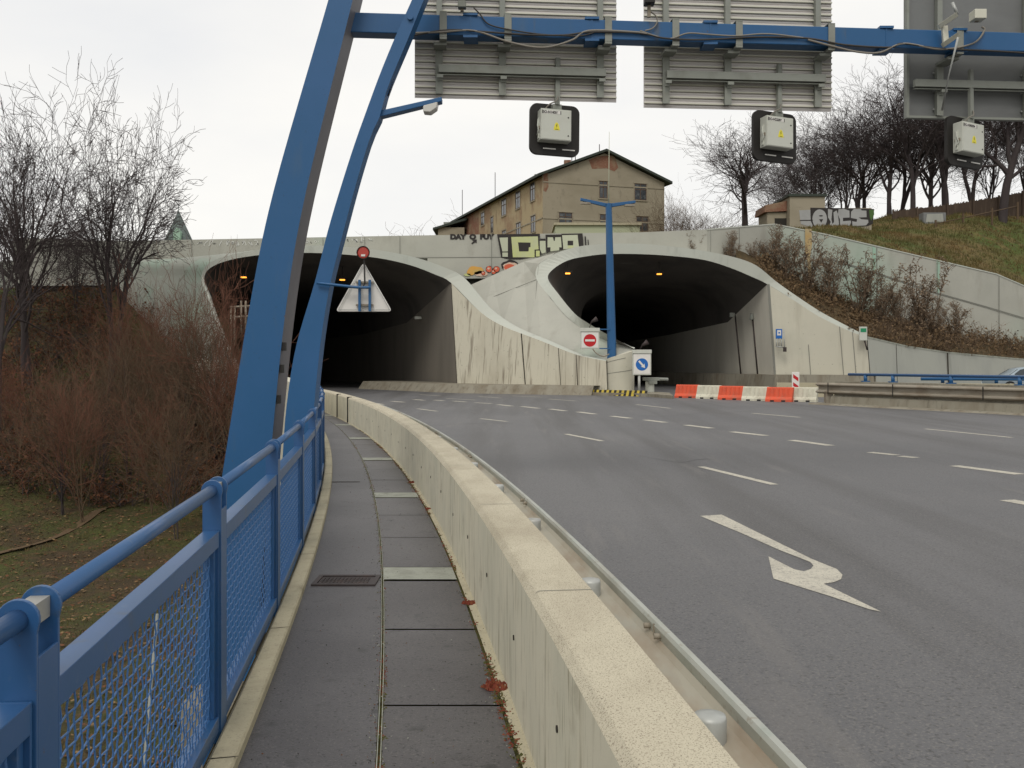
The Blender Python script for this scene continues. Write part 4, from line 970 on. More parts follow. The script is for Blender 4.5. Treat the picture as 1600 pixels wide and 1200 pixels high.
# ------------------------------------------------------------------ blue double-arm lamp post between the mouths
D = 54.6
bp_ = thing('street_lamp', 'tall blue lamp post with two short arms standing between the tunnel mouths', 'street lamp')
m = MB(); a = P(956,553,D); b = P(951,318,D); m.tube([a-Vector((0,0,.6)), a, b], [.27,.25,.17], 8, smooth=False); m.build('pole', M['blue'], bp_)
for (x0, y0, x1, y1) in ((951,321,907,311),(951,321,993,315)):
    m = MB(); q0 = P(x0,y0,D); q1 = P(x1,y1,D); m.prism([q0+Vector((0,0,-.1)), q1+Vector((0,0,-.07)), q1+Vector((0,0,.07)), q0+Vector((0,0,.1))], (0,.25,0)); am = m.build('arm', M['blue'], bp_, .01)
    m = MB(); q2 = q0.lerp(q1, .8); m.box(q2.x-.3, q2.x+.25, q2.y, q2.y+.22, q2.z-.2, q2.z-.09); m.build('lamp_head', M['old_steel'], am, .01)
m = MB(); m.tube([P(951,318,D), P(952,206,D)], [.03,.012], 6); m.build('antenna', M['gpale'], bp_)
def boxsign(name, label, cat, x0, x1, y0, y1, D, build_face, post=None):
    t = thing(name, label, cat); a = P(x0, y1, D); b = P(x1, y0, D)
    m = MB(); m.box(a.x, b.x, D, D+.22, a.z, b.z); m.box(a.x-.02, b.x+.02, D-.05, D-.002, b.z-.18, b.z+.02); h = m.build('housing', M['encl'], t, .012)
    m = MB(); e = .06
    m.box(a.x+e, b.x-e, D-.014, D-.003, a.z+e, b.z-.22); fc = m.build('face_plate', M['white'], h)
    build_face(fc, (a.x+b.x)/2, (a.z+b.z-.2)/2, D-.016)
    if post: m = MB(); m.tube([(post[0], D+.1, post[1]), (post[0], D+.1, a.z)], .07, 10); m.build('post', M['galv'], t)
    return t
def noentry(par, x, z, y):
    m = MB(); m.disc((x, y-.002, z), (0,1,0), .345, .006, 32); o = m.build('red_disc', M['red'], par); m = MB(); m.box(x-.26, x+.26, y-.012, y-.006, z-.055, z+.055); m.build('white_bar', M['white'], o)
t = boxsign('no_entry_sign', 'box sign with red no entry disc mounted left of the blue lamp post', 'road sign', 907, 936.5, 513, 545, 54.3, noentry)
m = MB(); 
for y in (514.5, 544.5): a = P(936, y, 54.4); b = P(953, y, 54.4); m.box(a.x, b.x, 54.35, 54.42, a.z-.03, a.z+.03)
m.split('mounting_arm', M['blue'], t)
m = MB(); m.tube(smoothpts([P(926,545,54.2), P(932,552,54.2), P(943,557,54.2), P(952,553,54.2)], 4), .035, 6); m.build('cable', M['old_steel'], t)
m = MB(); m.tube([P(921,512,54.4), P(924,503,54.4)], .02, 6); m.tube([P(924,503,54.4), P(933,498,54.4)], [.05,.14], 8); m.build('top_lamp', M['iron'], t)
def keepright(par, x, z, y):
    m = MB(); m.disc((x, y-.002, z), (0,1,0), .325, .006, 32); o = m.build('blue_disc', M['signblue'], par)
    m = MB(); c = Vector((x, y-.008, z)); u = Vector((.66,0,-.75)).normalized(); s = Vector((u.z,0,-u.x))
    pts = [(-.25,.05),(.08,.05),(.04,.13),(.25,0),(.04,-.13),(.08,-.05),(-.25,-.05)]; m.prism([c+u*p+s*q for p, q in pts], (0,-.004,0)); m.build('arrow', M['white'], o)
t = boxsign('keep_right_sign', 'box sign with blue disc and white arrow on a post at the island', 'road sign', 988.5, 1017.5, 547, 586, 52.6, keepright, post=(P(999,600,52.6).x, .1))
m = MB(); m.tube([P(1000,546,52.7), P(1003,540,52.7)], .02, 6); m.tube([P(1003,540,52.7), P(1012,534,52.7)], [.05,.14], 8); m.build('top_lamp', M['iron'], t)
# crash cushion end behind the keep right sign
t = thing('crash_cushion', 'grey drum and rail end standing behind the arrow sign post', 'crash barrier')
c = G(1008, 611, .16); m = MB(); m.tube([(c.x, 53.6, .1), (c.x, 53.6, .75)], .24, 18); m.build('drum', M['encl'], t, .01)
m = MB(); m.box(c.x-.35, c.x+.5, 53.3, 53.9, .78, .95); m.tube([(c.x+.3, 53.6, .86), (c.x+1.0, 53.7, .84)], .09, 8); m.box(c.x-.12, c.x+.35, 53.25, 53.34, .6, .78); m.build('cap', M['greypost'], t, .01)

# red and white plastic barriers
def barrier_mesh():
    m = MB(); Lh = .59; prof = [(-.22,0),(-.22,.10),(-.13,.22),(-.09,.62),(-.075,.65),(.075,.65),(.09,.62),(.13,.22),(.22,.10),(.22,0)]
    a = [Vector((-Lh+.05*(z>.3), y, z)) for y, z in prof]; b = [Vector((Lh+.05*(z>.3), y, z)) for y, z in prof]
    m.strip(a, b); m.poly(list(reversed(a))); m.poly(b)
    for x in (-.42,-.21,0,.21,.42): m.box(x-.025, x+.025, -.135, -.0, .24, .60)
    for x in (-.28, .22): m.box(x-.09, x+.09, -.224, -.2, -.001, .07, 1)
    return m
proto = {}
bl = [((1075,621.7),'r','red plastic barrier at the left end of the row beside the island'), ((1109,623.2),'w','off-white plastic barrier between the first and second red ones'),
      ((1144,624.8),'r','red plastic barrier in the middle of the row'), ((1182,626.4),'w','off-white plastic barrier between the middle and last red ones'),
      ((1220,627.8),'r','red plastic barrier beside the striped marker post'), ((1258,628),'w','off-white plastic barrier tucked behind the guard rail end')]
for (px, py), c_, lb in bl:
    g = G(px, py, .0); t = thing('plastic_barrier', lb, 'barrier', 'red and white plastic barriers', loc=(g.x, g.y+.22, 0)); t.rotation_euler = (0, 0, R(-31)+R(2)*math.sin(px))
    if c_ not in proto: o = barrier_mesh().build('shell', [M['barr_r' if c_ == 'r' else 'barr_w'], M['black']], t, .006); proto[c_] = o
    else: o = proto[c_].copy(); COL.objects.link(o); o.parent = t
# striped marker
t = thing('marker_post', 'red and white striped marker board standing among the plastic barriers', 'marker post'); g = G(1240, 626, 0)
m = MB(); a = g+Vector((-.17,-.35,.12)); m.box(a.x, a.x+.34, a.y, a.y+.06, .12, 1.32); o = m.build('board', M['white'], t, .015)
m = MB(); z = .15
while z < 1.2:
    pts = [Vector((a.x+.05, a.y-.004, z+.17)), Vector((a.x+.29, a.y-.004, z)), Vector((a.x+.29, a.y-.004, min(z+.17, 1.29))), Vector((a.x+.05, a.y-.004, min(z+.34, 1.29)))]; m.poly(pts); z += .37
m.build('stripes', M['red'], o)
m = MB(); m.box(a.x-.2, a.x+.5, a.y-.2, a.y+.3, 0, .11); m.build('foot', M['rubber'], t, .02)

# ------------------------------------------------------------------ median barrier to the right
mbx = thing('median_barrier', 'concrete median with weathered double steel rail and blue handrail on top', 'crash barrier')
G0 = G(1285, 632); G1 = G(1600, 648.5); dirm = (G1-G0).normalized(); nm = Vector((-dirm.y, dirm.x, 0))
def mp_(s, o, z): return G0+dirm*s+nm*o+Vector((0,0,z))
LM = 45
m = MB(); m.grid([[mp_(s, o, z) for o, z in [(.12,0),(.18,.35),(.36,.38),(.40,.98),(.75,.98),(.78,0)]] for s in (.3, 10, 20, LM)]); m.poly([mp_(.3, o, z) for o, z in [(.78,0),(.75,.98),(.40,.98),(.36,.38),(.18,.35),(.12,0)]]); m.build('body', M['kerb_dirty'], mbx)
m = MB()
for z0 in (.78, .48):
    pr_ = [(.22,z0+.13),(.18,z0+.12),(.10,z0+.07),(.10,z0+.03),(.20,z0-.01),(.22,z0-.03)]
    m.grid([[mp_(s, o, z) for o, z in pr_] for s in (-.5, 5, 10, 20, LM)]); m.poly([mp_(-.5, o, z) for o, z in pr_])
m.grid([[mp_(s, o, z) for o, z in [(.22,.79),(.22,.56)]] for s in (-.45, LM)]);
m.build('beam', M['old_steel'], mbx)
m = MB()
for s in (.2, 3.6, 7.6, 11.6, 15.6, 19.6):
    m.add([mp_(s,.09,.92), mp_(s+.05,.09,.92), mp_(s+.05,.09,.45), mp_(s,.09,.45)], [(0,1,2,3)])
m.split('splice', M['dark'], mbx)
m = MB(); m.box(*(lambda p: (p.x-.15, p.x+.15, p.y-.15, p.y+.15, 0, .5))(mp_(.05, .3, 0))); m.build('post', M['old_steel'], mbx)
m = MB(); m.tube([mp_(.9, .58, 1.27), mp_(LM, .58, 1.27)], .06, 10); m.build('handrail', M['blue_rail'], mbx)
for s in (1.8, 3.2, 5.9, 8.7, 11.8, 15, 18.4):
    m = MB(); p = mp_(s, .58, 0); m.tube([p+Vector((0,0,.98)), p+Vector((0,0,1.25))], .075, 8); m.box(p.x-.16, p.x+.16, p.y-.1, p.y+.1, .981, 1.02); m.build('stanchion', M['blue'], mbx)
# second parapet across the gap
sp_ = thing('median_barrier', 'far blue rail on the low pale wall behind the near median barrier', 'crash barrier')
q0 = P(1440, 597, 50); q1 = P(1800, 601, 46)
m = MB()
m.prism([(q0.x-7, 51, 0), (q1.x+3, 46.5, 0), (q1.x+3, 46.5, .72), (q0.x-7, 51, .72)], (.05,.35,0)); m.build('body', M['conc_kerb'], sp_)
m = MB(); m.tube([Vector((q0.x, 50.1, .93)), Vector((q1.x+3, 46.6, .97))], .085, 10); m.build('handrail', M['blue'], sp_)
for k in range(6):
    c = Vector((q0.x+1.1+k*2.4, 50.1-k*.62, .72)); m = MB(); m.tube([c, c+Vector((0,0,.2))], .09, 8); m.build('stanchion', M['blue'], sp_)
# kerb between the near road and the median
kerbstrip('median_kerb', [mp_(s, -.35, 0)[:2] for s in (-.5, 10, LM)], .06, .5)

# ------------------------------------------------------------------ lamps, signs and fixtures at the mouths
def fixture(name, label, cat, base, parts_, group=None):
    t = thing(name, label, cat, group)
    for nm_, mb, mt in parts_: mb.build(nm_, mt, t)
    return t
for px, py, d, lb in ((381,433,63,'glowing orange tunnel lamp at the far left, between tree twigs and blue leg'), (535,437,64,'glowing orange tunnel lamp left of the triangular sign'),
                      (887,427,63.4,'glowing orange tunnel lamp left of the blue lamp post'), (1030,428,66,'glowing orange tunnel lamp right of the blue lamp post')):
    c = P(px, py, d); m = MB(); m.box(c.x-.28, c.x+.28, c.y-.15, c.y+.15, c.z+.02, c.z+.14); m2 = MB(); m2.box(c.x-.15, c.x+.15, c.y-.16, c.y+.1, c.z-.05, c.z+.018); m2.box(c.x-.03, c.x+.03, c.y-.02, c.y+.02, c.z+.14, c.z+1.2, 1)
    t = thing('tunnel_lamp', lb, 'lamp', 'sodium lamps in the tunnel mouths'); m.build('housing', M['dark'], t, .01); m2.build('bulb_glass', [M['lampglow'], M['dark']], t)
for px, py, d, pyb, lb in ((655,497,66.6,598,'small grey floodlight on a conduit inside the left mouth'),):
    c = P(px, py, d); m = MB(); m.box(c.x-.28, c.x+.18, c.y-.3, c.y-.05, c.z-.09, c.z+.1); m2 = MB(); m2.tube([c+Vector((.22,-.1,0)), P(672, pyb, d-1.5)], .05, 6); t = thing('wall_floodlight', lb, 'floodlight', 'conduit-mounted wall lights'); m.build('housing', M['encl'], t, .02); m2.build('conduit', M['dark'], t)
for (a, b, lb, k) in (((1147,492),(1156,586),'grey floodlight on the left conduit inside the right mouth',1), ((1174,495),(1182,585),'round grey device on the right conduit inside the right mouth',0)):
    d0 = interp(a[0], [1140,1180], [69.6, 67.6]); d1 = d0-.3
    c = P(*a, d0); t = thing('wall_floodlight', lb, 'floodlight', 'conduit-mounted wall lights')
    m = MB()
    if k: m.box(c.x-.35, c.x-.02, c.y-.3, c.y, c.z-.16, c.z+.14); m.disc((c.x-.22, c.y-.31, c.z), (0,1,0), .12, .03, 14)
    else: m.tube([c+Vector((0,-.15,-.2)), c+Vector((0,-.15,.22))], [.16,.12], 12)
    m.build('housing', M['greypost'], t, .02)
    m = MB(); m.tube([c+Vector((.05,-.1,0)), P(*b, d1)+Vector((.05,-.1,0))], .055, 6); m.build('conduit', M['iron'], t)
t = thing('emergency_sign', 'small blue and white emergency sign on the pale wing wall of the right mouth', 'sign'); d = 64.6
a = P(1212,529,d); b = P(1222,514,d); m = MB(); m.box(a.x, b.x, d-.06, d-.01, a.z, b.z); o = m.build('plate', M['signblue'], t, .01)
m = MB(); m.box(a.x+.08, b.x-.08, d-.075, d-.062, a.z+.2, b.z-.08); s_ = m.build('white_field', M['white'], o); m = MB(); m.disc(((a.x+b.x)/2, d-.08, (a.z+b.z)/2+.06), (0,1,0), .06, .006, 10); m.build('symbol', M['signblue'], s_)
m = MB()
for (p, q) in (((1213,529),(1213,542)),((1217,529),(1217,541)),((1221,529),(1221,541)),((1212,541),(1225,543)),((1225,515),(1226,548))): m.tube([P(*p, d), P(*q, d)], .035, 5)
m.build('frame', M['galv'], t); m = MB(); c = P(1226,546,d); m.box(c.x-.1, c.x+.1, d-.1, d, c.z-.15, c.z+.15); m.build('clamp', M['iron'], t)
t = thing('exit_sign', 'small white box sign with green stripe at the end of the pale wing wall', 'sign'); d = 62.3
a = P(1342,532,d); b = P(1354,510.5,d); m = MB(); m.box(a.x, b.x, d-.12, d, a.z, b.z); o = m.build('housing', M['encl'], t, .01)
m = MB(); c = P(1343.5,519,d); e = P(1352.5,513,d); m.box(c.x, e.x, d-.135, d-.122, c.z, e.z); m.build('green_field', mat('sign_green', (.02,.22,.10), .5), o)
m = MB(); m.tube([P(1351,532,d), P(1355,547,d)], .05, 6); m.build('bracket', M['iron'], t)
# steel frame inside the left mouth
t = thing('steel_frame', 'weathered steel frame standing at the left edge of the left mouth behind twigs', 'steel frame')
m = MB(); d = 55.5
for p, q in (((361,478),(362,560)),((367,478),(366,560)),((377,470),(377,520)),((384,470),(384,520)),((360,480),(392,478)),((360,496),(392,494))): m.tube([P(*p, d), P(*q, d)], .06, 5)
m.build('bars', M['old_steel'], t)
# scattered litter below the leg

# ------------------------------------------------------------------ old building on the plateau
bd_ = thing('old_building', 'derelict two storey building with peeling ochre plaster, brick patches and gable', 'building')
C0 = Vector((3.39, 110, 0)); U = Vector((.953, .303, 0)); S = Vector((-.303, .953, 0)); GW = 14.82; SL = 42; BZ = 8.0; EV = 22.35; AP = 25.3
def gpt_(t, z, o=0): return C0+U*t-S*o+Vector((0,0,z))
def spt_(s, z, o=0): return C0+S*s-U*o+Vector((0,0,z))
m = MB(); m.poly([gpt_(0,BZ), gpt_(GW,BZ), gpt_(GW,EV), gpt_(GW/2,AP), gpt_(0,EV)])
m.strip([gpt_(GW,BZ), gpt_(GW,EV)], [gpt_(GW,BZ)+S*SL, gpt_(GW,EV)+S*SL]); m.poly([p+S*SL for p in (gpt_(0,BZ), gpt_(0,EV), gpt_(GW/2,AP), gpt_(GW,EV), gpt_(GW,BZ))])
m.build('gable_wall', M['plaster'], bd_)
m = MB(); m.strip([spt_(0,BZ), spt_(0,EV)], [spt_(26,BZ), spt_(26,EV)]); m.build('side_wall', M['plaster_side'], bd_)
m = MB(); m.strip([spt_(26,BZ), spt_(26,EV)], [spt_(SL,BZ), spt_(SL,EV)]); o = m.build('side_wall', M['brick'], bd_); o['label'] = 'far stretch of bare red brick side wall'
m = MB(); ov_ = .75; th = .28
def roofside(sgn):
    e0 = -ov_ if sgn < 0 else GW+ov_; sl = (AP-EV)/(GW/2); ze = EV-ov_*sl+.12
    a = [gpt_(e0, ze, .6), gpt_(GW/2, AP+.12, .6)]; b = [p+S*(SL+1.2) for p in a]
    m.add([a[0], a[1], b[1], b[0]]+[p+Vector((0,0,th)) for p in (a[0], a[1], b[1], b[0])], [(0,3,2,1),(4,5,6,7),(0,1,5,4),(1,2,6,5),(2,3,7,6),(3,0,4,7)])
roofside(-1); roofside(1); rf = m.build('roof', M['roof'], bd_)
for (t_, s, w_, h, mt) in ((5.2, 6, .8, 1.7, 'brick'), (2.6, 9, .9, 1.3, 'greypost'), (3.5, 30, 1, 1.2, 'brick')):
    m = MB(); z = EV+(AP-EV)*min(t_, GW-t_)/(GW/2); c = gpt_(t_, z)+S*s; m.box(c.x-w_/2, c.x+w_/2, c.y-w_/2, c.y+w_/2, c.z-.4, c.z+h*.62); m.build('chimney', M[mt], rf)
m = MB()
for t_, s, h in ((4.6, 3, 3.4), (6.2, 6, 4.6), (2.0, 25, 4.2), (-.2, 34, 4), (7.6, 2, 1.5)):
    c = gpt_(t_, EV+(AP-EV)*max(0, min(t_, GW-t_))/(GW/2))+S*s; m.tube([c, c+Vector((0,0,h))], .045, 4)
    if t_ == 4.6:
        for k in range(5): m.tube([c+Vector((-.35,0,h-.3-k*.45)), c+Vector((.35,0,h-.3-k*.45))], .03, 4)
m.split('roof_aerial', M['iron'], bd_)
m = MB()
for z in (21.6, 17.6): m.add([gpt_(0,z,.06), gpt_(GW,z,.06), gpt_(GW,z+.14,.06), gpt_(0,z+.14,.06), gpt_(0,z+.14,0), gpt_(GW,z+.14,0)], [(0,1,2,3),(3,2,5,4)])
m.add([spt_(0,17.6,.06), spt_(26,17.6,.06), spt_(26,17.74,.06), spt_(0,17.74,.06), spt_(0,17.74,0), spt_(26,17.74,0)], [(0,1,2,3),(3,2,5,4)])
m.split('string_course', M['plaster'], bd_)
def bx4(mb, f, a0, a1, z0, z1, o0, o1, mi=0):
    v = [f(a0,z0,o0), f(a1,z0,o0), f(a1,z0,o1), f(a0,z0,o1), f(a0,z1,o0), f(a1,z1,o0), f(a1,z1,o1), f(a0,z1,o1)]; mb.add(v, [(0,1,2,3),(4,7,6,5),(0,4,5,1),(1,5,6,2),(2,6,7,3),(3,7,4,0)], mi)
def bwin(f, a0, a1, z0, z1, nv=1):
    m = MB(); e = .10
    for r in ((a0-e,a1+e,z1,z1+.12),(a0-e,a1+e,z0-.12,z0)): bx4(m, f, *r, .0, .10)
    bx4(m, f, a0-e, a0, z0, z1, 0, .06); bx4(m, f, a1, a1+e, z0, z1, 0, .06); o = m.build('window', M['plaster'], bd_)
    m = MB(); bx4(m, f, a0, a1, z0, z1, .004, .02); m.build('pane', M['pane'], o)
    m = MB(); c = (a0+a1)/2
    for r in ((c-.05,c+.05,z0,z1),(a0,a1,z0+(z1-z0)*.62,z0+(z1-z0)*.62+.09),(a0,a0+.09,z0,z1),(a1-.09,a1,z0,z1),(a0,a1,z0,z0+.09),(a0,a1,z1-.09,z1)): bx4(m, f, *r, .022, .045)
    m.build('frame', M['wframe'], o)
def gsolve(px):
    k = (px-800)/F; return (k*C0.y-C0.x)/(U.x-k*U.y)
def ssolve(px):
    k = (px-800)/F; return (k*C0.y-C0.x)/(S.x-k*S.y)
def gz(px, py): p = C0+U*gsolve(px); return CH+(HZ-py)/F*p.y
def sz(px, py): p = C0+S*ssolve(px); return CH+(HZ-py)/F*p.y
for x0, y0, x1, y1 in ((936,283,949,310),(991,287,1010,313),(873,332,894,351),(937,335,953,356),(994,338,1013,362)):
    bwin(gpt_, gsolve(x0), gsolve(x1), gz((x0+x1)/2, y1), gz((x0+x1)/2, y0))
for x0, y0, x1, y1 in ((829,285,836,314),(806,299,813,326),(784,311,791,337),(830,337,837,363),(807,348,814,370),(785,360,791,378)):
    bwin(spt_, ssolve(x1), ssolve(x0), sz((x0+x1)/2, y1), sz((x0+x1)/2, y0))
for x0, y0, x1, y1 in ((767,339,771,364),(752,332,757,352)):
    bwin(spt_, ssolve(x1), ssolve(x0), sz((x0+x1)/2, y1), sz((x0+x1)/2, y0))
m = MB(); rg = random.Random(2)
a = [(920,250),(935,244),(960,243),(966,262),(960,268),(948,263),(925,264)]; m.poly([gpt_(gsolve(x), gz(x,y), .012) for x, y in a])
m.poly([gpt_(gsolve(x), gz(x,y), .012) for x, y in [(849,268),(856,268),(857,292),(853,300),(849,298)]])
for o in m.split('brick_patch', M['brick'], bd_): o['label'] = 'bare brick where the gable plaster fell off'
# low things by the building
t = thing('garden_shed', 'low shed with grey roof at the far left end of the old building', 'shed')
m = MB(); a = P(690,362,140); m.box(a.x-.5, a.x+3.2, 140, 146, 8, a.z+.6); m.build('wall', M['plaster'], t)
m = MB(); m.prism([(a.x-1.2,139.5,a.z+.2),(a.x+3.6,139.5,a.z+1.6),(a.x+3.6,139.5,a.z+1.9),(a.x-1.2,139.5,a.z+.5)], (0,7,0)); r_ = m.build('roof', M['roof'], t)
m = MB(); m.box(a.x+.2, a.x+1.2, 141, 142, a.z, a.z+1.5); m.build('chimney', M['greypost'], r_)
t = thing('low_annex', 'low pale green flat roofed annex just behind the parapet', 'annex')
a = P(868,368,88); b = P(1000,352,88); m = MB(); m.box(a.x, b.x, 88, 93, 8, b.z); m.build('wall', M['palegreen'], t); m = MB(); m.box(a.x-.15, b.x+.15, 87.8, 93.2, b.z, b.z+.22); m.build('roof_slab', M['conc_kerb'], t)
# church spire far left
t = thing('church_spire', 'steep slate church spire poking above the parapet far left', 'church spire')
c = P(280,378,190); ap = P(279,328,190); w_ = 2.5; base = [Vector((c.x+sx*w_, 190+sy*w_, c.z-1)) for sx, sy in ((-1,-1),(1,-1),(1,1),(-1,1))]
m = MB(); m.add(base+[ap], [(0,1,4),(1,2,4),(2,3,4),(3,0,4)]); m.tube([ap, ap+Vector((0,0,1.1))], .07, 5); m.build('roof', M['copper'], t)
m = MB(); m.box(c.x-w_, c.x+w_, 190-w_, 190+w_, 0, c.z-1); m.build('tower', M['plaster'], t)
m = MB(); q = P(283,366,190); m.prism([(q.x-.55,187.2,q.z-1.4),(q.x+.75,187.2,q.z-1.4),(q.x+.75,187.2,q.z+.1),(q.x+.1,187.2,q.z+.9),(q.x-.55,187.2,q.z+.1)], (0,2,0)); m.build('dormer', M['mint'], t)
# concrete outbuilding with silver graffiti
t = thing('outbuilding', 'beige rendered outbuilding with silver graffiti above the retaining wall', 'outbuilding')
DO = 83; m = MB(); a = P(1234,362,DO); b = P(1289,307,DO); m.box(a.x, b.x, DO, DO+5, 10, b.z); m.build('wall', M['plaster'], t)
m = MB(); c = P(1288,375,DO); e = P(1362,325,DO); m.box(c.x, e.x, DO+.02, DO+.5, 10, e.z); o = m.build('wall', M['plaster'], t); o['label'] = 'lower wall stretch carrying the lettering'
m = MB(); m.box(a.x-.15, b.x+.15, DO-.15, DO+5.1, b.z, b.z+.2); m.build('roof', M['roof'], t)
m = MB(); c = P(1199,365,DO+1); e = P(1234,332,DO+1); m.box(c.x, a.x-.02, DO+1, DO+4, 10, e.z); o = m.build('wall', M['plaster'], t)
m = MB(); m.prism([(c.x-.3,DO+.8,e.z),(a.x-.02,DO+.8,e.z+.1),(a.x-.02,DO+.8,e.z+.95),(c.x-.2,DO+.8,e.z+.6)], (0,3.4,0)); o = m.build('roof', M['brick'], t); o['label'] = 'red tiled lean-to roof'
m = MB(); q = P(1222,352,DO+.9); m.box(q.x-.6, q.x+.5, DO+.95, DO+.99, q.z-.8, q.z+.6); m.build('doorway', M['dark'], t)
m = MB()
def cg(x, y): return (1230+x/9.412, 300+y/9.412)
def sp(pts, mi, k=0, D_=DO): m.poly([P(*cg(x,y), D_-.02-.012*k) for x, y in pts], mi)
def ell(cx, cy, rx, ry, n=20): return [(cx+rx*math.cos(6.283*i/n), cy+ry*math.sin(6.283*i/n)) for i in range(n)]
sp([(340,230),(560,235),(740,235),(960,240),(1180,245),(1280,250),(1260,470),(1180,500),(900,515),(700,570),(560,555),(390,530),(345,420)], 1)
sp([(175,268),(350,262),(350,400),(385,530),(200,470)], 0, 0); sp([(185,412),(380,408),(380,422),(185,424)], 1, 1)
sp(ell(478,395,108,140), 0, 1); sp(ell(497,350,30,9), 1, 2); sp([(470,400),(530,400),(500,450)], 1, 2)
sp([(600,250),(665,262),(650,400),(665,470),(690,440),(680,300),(725,270),(745,320),(762,470),(730,540),(680,565),(600,545),(640,440),(600,370)], 0, 1)
sp([(755,255),(830,245),(915,275),(918,375),(820,380),(820,430),(935,420),(940,450),(915,500),(780,520),(775,400),(745,330)], 0, 1)
sp([(940,290),(980,250),(1080,250),(1095,270),(1165,275),(1168,370),(1050,375),(1090,400),(1190,408),(1195,450),(1160,490),(960,505),(955,430),(1020,440),(1030,400),(935,380)], 0, 1)
sp([(1205,262),(1275,262),(1280,330),(1240,420),(1215,380)], 2, 1)
m.build('graffiti', [M['gsilver'], M['gblack'], M['gdkgreen']], t)['label'] = 'silver bubble letters OUCS outlined in black'
# brown board fence at the top of the hill
t = thing('board_fence', 'dark brown board fence along the top of the grassy hill', 'fence')
fp = [(1395,352,92),(1480,342,93),(1560,329,95),(1640,314,97),(1760,298,99)]; q = smoothpts([P(*p) for p in fp], 8); m = MB(); rg = random.Random(9)
for a, b in zip(q[:-1], q[1:]):
    h = 1.35; n_ = 6
    for k in range(n_):
        u = a.lerp(b, k/n_); v = a.lerp(b, (k+.92)/n_); hh = h+rg.uniform(-.08, .08); g0 = -1.0
        m.prism([u+Vector((0,0,g0)), v+Vector((0,0,g0)), v+Vector((0,0,hh)), u+Vector((0,0,hh))], (0,.04,0))
m.build('boards', M['fence'], t)
for i in range(0, len(q), 4):
    m = MB(); p = q[i]; m.box(p.x-.07, p.x+.07, p.y-.16, p.y-.02, p.z-1.2, p.z+1.45); m.build('post', M['fence'], t)
t = thing('rail_fence', 'broken wooden rail fence in front of the board fence on the hill', 'fence')
m = MB(); a = P(1462,350,88); b = P(1590,322,90); m.tube([a, b], .05, 5)
m.build('rail', M['twig_brn'], t)
for x, y in ((1462,350),(1505,340),(1550,331),(1590,322)):
    m = MB(); p = P(x,y,88+(x-1462)/64); m.box(p.x-.07, p.x+.07, p.y-.07, p.y+.07, p.z-1.2, p.z+.35); m.build('post', M['twig_brn'], t)
t = thing('painted_block', 'low graffiti covered concrete block under the hilltop trees', 'concrete block'); a = P(1443,349,89); b = P(1478,332,89); m = MB(); m.box(a.x, b.x, 89, 90, a.z-1, b.z); m.build('block', M['greypanel'], t); m = MB(); m.poly([(a.x+.2,88.98,a.z+.1),(b.x-.2,88.98,a.z+.15),(b.x-.3,88.98,b.z-.1),(a.x+.3,88.98,b.z-.15)]); m.build('graffiti', M['retain'], t)

# ------------------------------------------------------------------ parked-up car on the far carriageway
car = thing('passing_car', 'grey blue saloon car driving behind the blue handrails at the right edge', 'car', loc=(P(1545,600,60).x+2.25, 60, 0))
prof = [(-2.25,.35),(-2.28,.62),(-2.2,.80),(-1.95,.90),(-1.35,.98),(-.75,1.36),(-.35,1.44),(.5,1.44),(.95,1.36),(1.45,1.02),(2.05,.92),(2.22,.78),(2.25,.5),(2.2,.3)]
rows = []
for x, z in prof:
    hw = .86 if z < 1.0 else .66+(1.44-z)*.4; bot = .28
    rows.append([(x,-.80,bot),(x,-hw if z<1 else -.86,min(z,.62)),(x,-hw,z if z<1 else min(z,.98)) if z<1 else (x,-.84,.95),(x,-hw*.92,z),(x,0,z+.03),(x,hw*.92,z),(x,hw,z) if z<1 else (x,.84,.95),(x,.86,min(z,.62)),(x,.80,bot)])
m = MB(); m.grid(rows, smooth=True); m.poly(list(reversed(rows[0]))); m.poly(rows[-1]); m.build('body', M['carpaint'], car)
m = MB(); sgl = [(-1.2,1.0),(-.72,1.32),(-.35,1.39),(.45,1.39),(.9,1.31),(1.3,1.02)]
for s in (-1, 1): m.poly([(x, s*(.855-(z-.95)*.42), z) for x, z in (sgl if s > 0 else sgl[::-1])])
m.split('side_window', M['glass'], car)
m = MB()
for s in (-1, 1):
    for x in (-.05, .04): m.poly([(x, s*.862, 1.0), (x+.05, s*.862, 1.0), (x+.05, s*.675, 1.41), (x, s*.675, 1.41)])
m.split('pillar', M['carpaint'], car)
m = MB(); m.poly([(-1.33,-.7,1.0),(-.78,-.58,1.35),(-.78,.58,1.35),(-1.33,.7,1.0)][::-1]); m.build('windscreen', M['glass'], car)
for x in (-1.4, 1.4):
    for s in (-.82, .82):
        m = MB(); m.disc((x, s, .32), (0,1,0), .32, .2, 24); wl = m.build('wheel', M['rubber'], car); m = MB(); m.disc((x, s*1.13, .32), (0,1,0), .19, .03, 16); m.build('rim', M['galv'], wl)
m = MB()
for s in (-1, 1): m.box(-2.27, -2.1, s*.72-.14, s*.72+.14, .62, .76)
m.split('headlight', M['lens'], car)

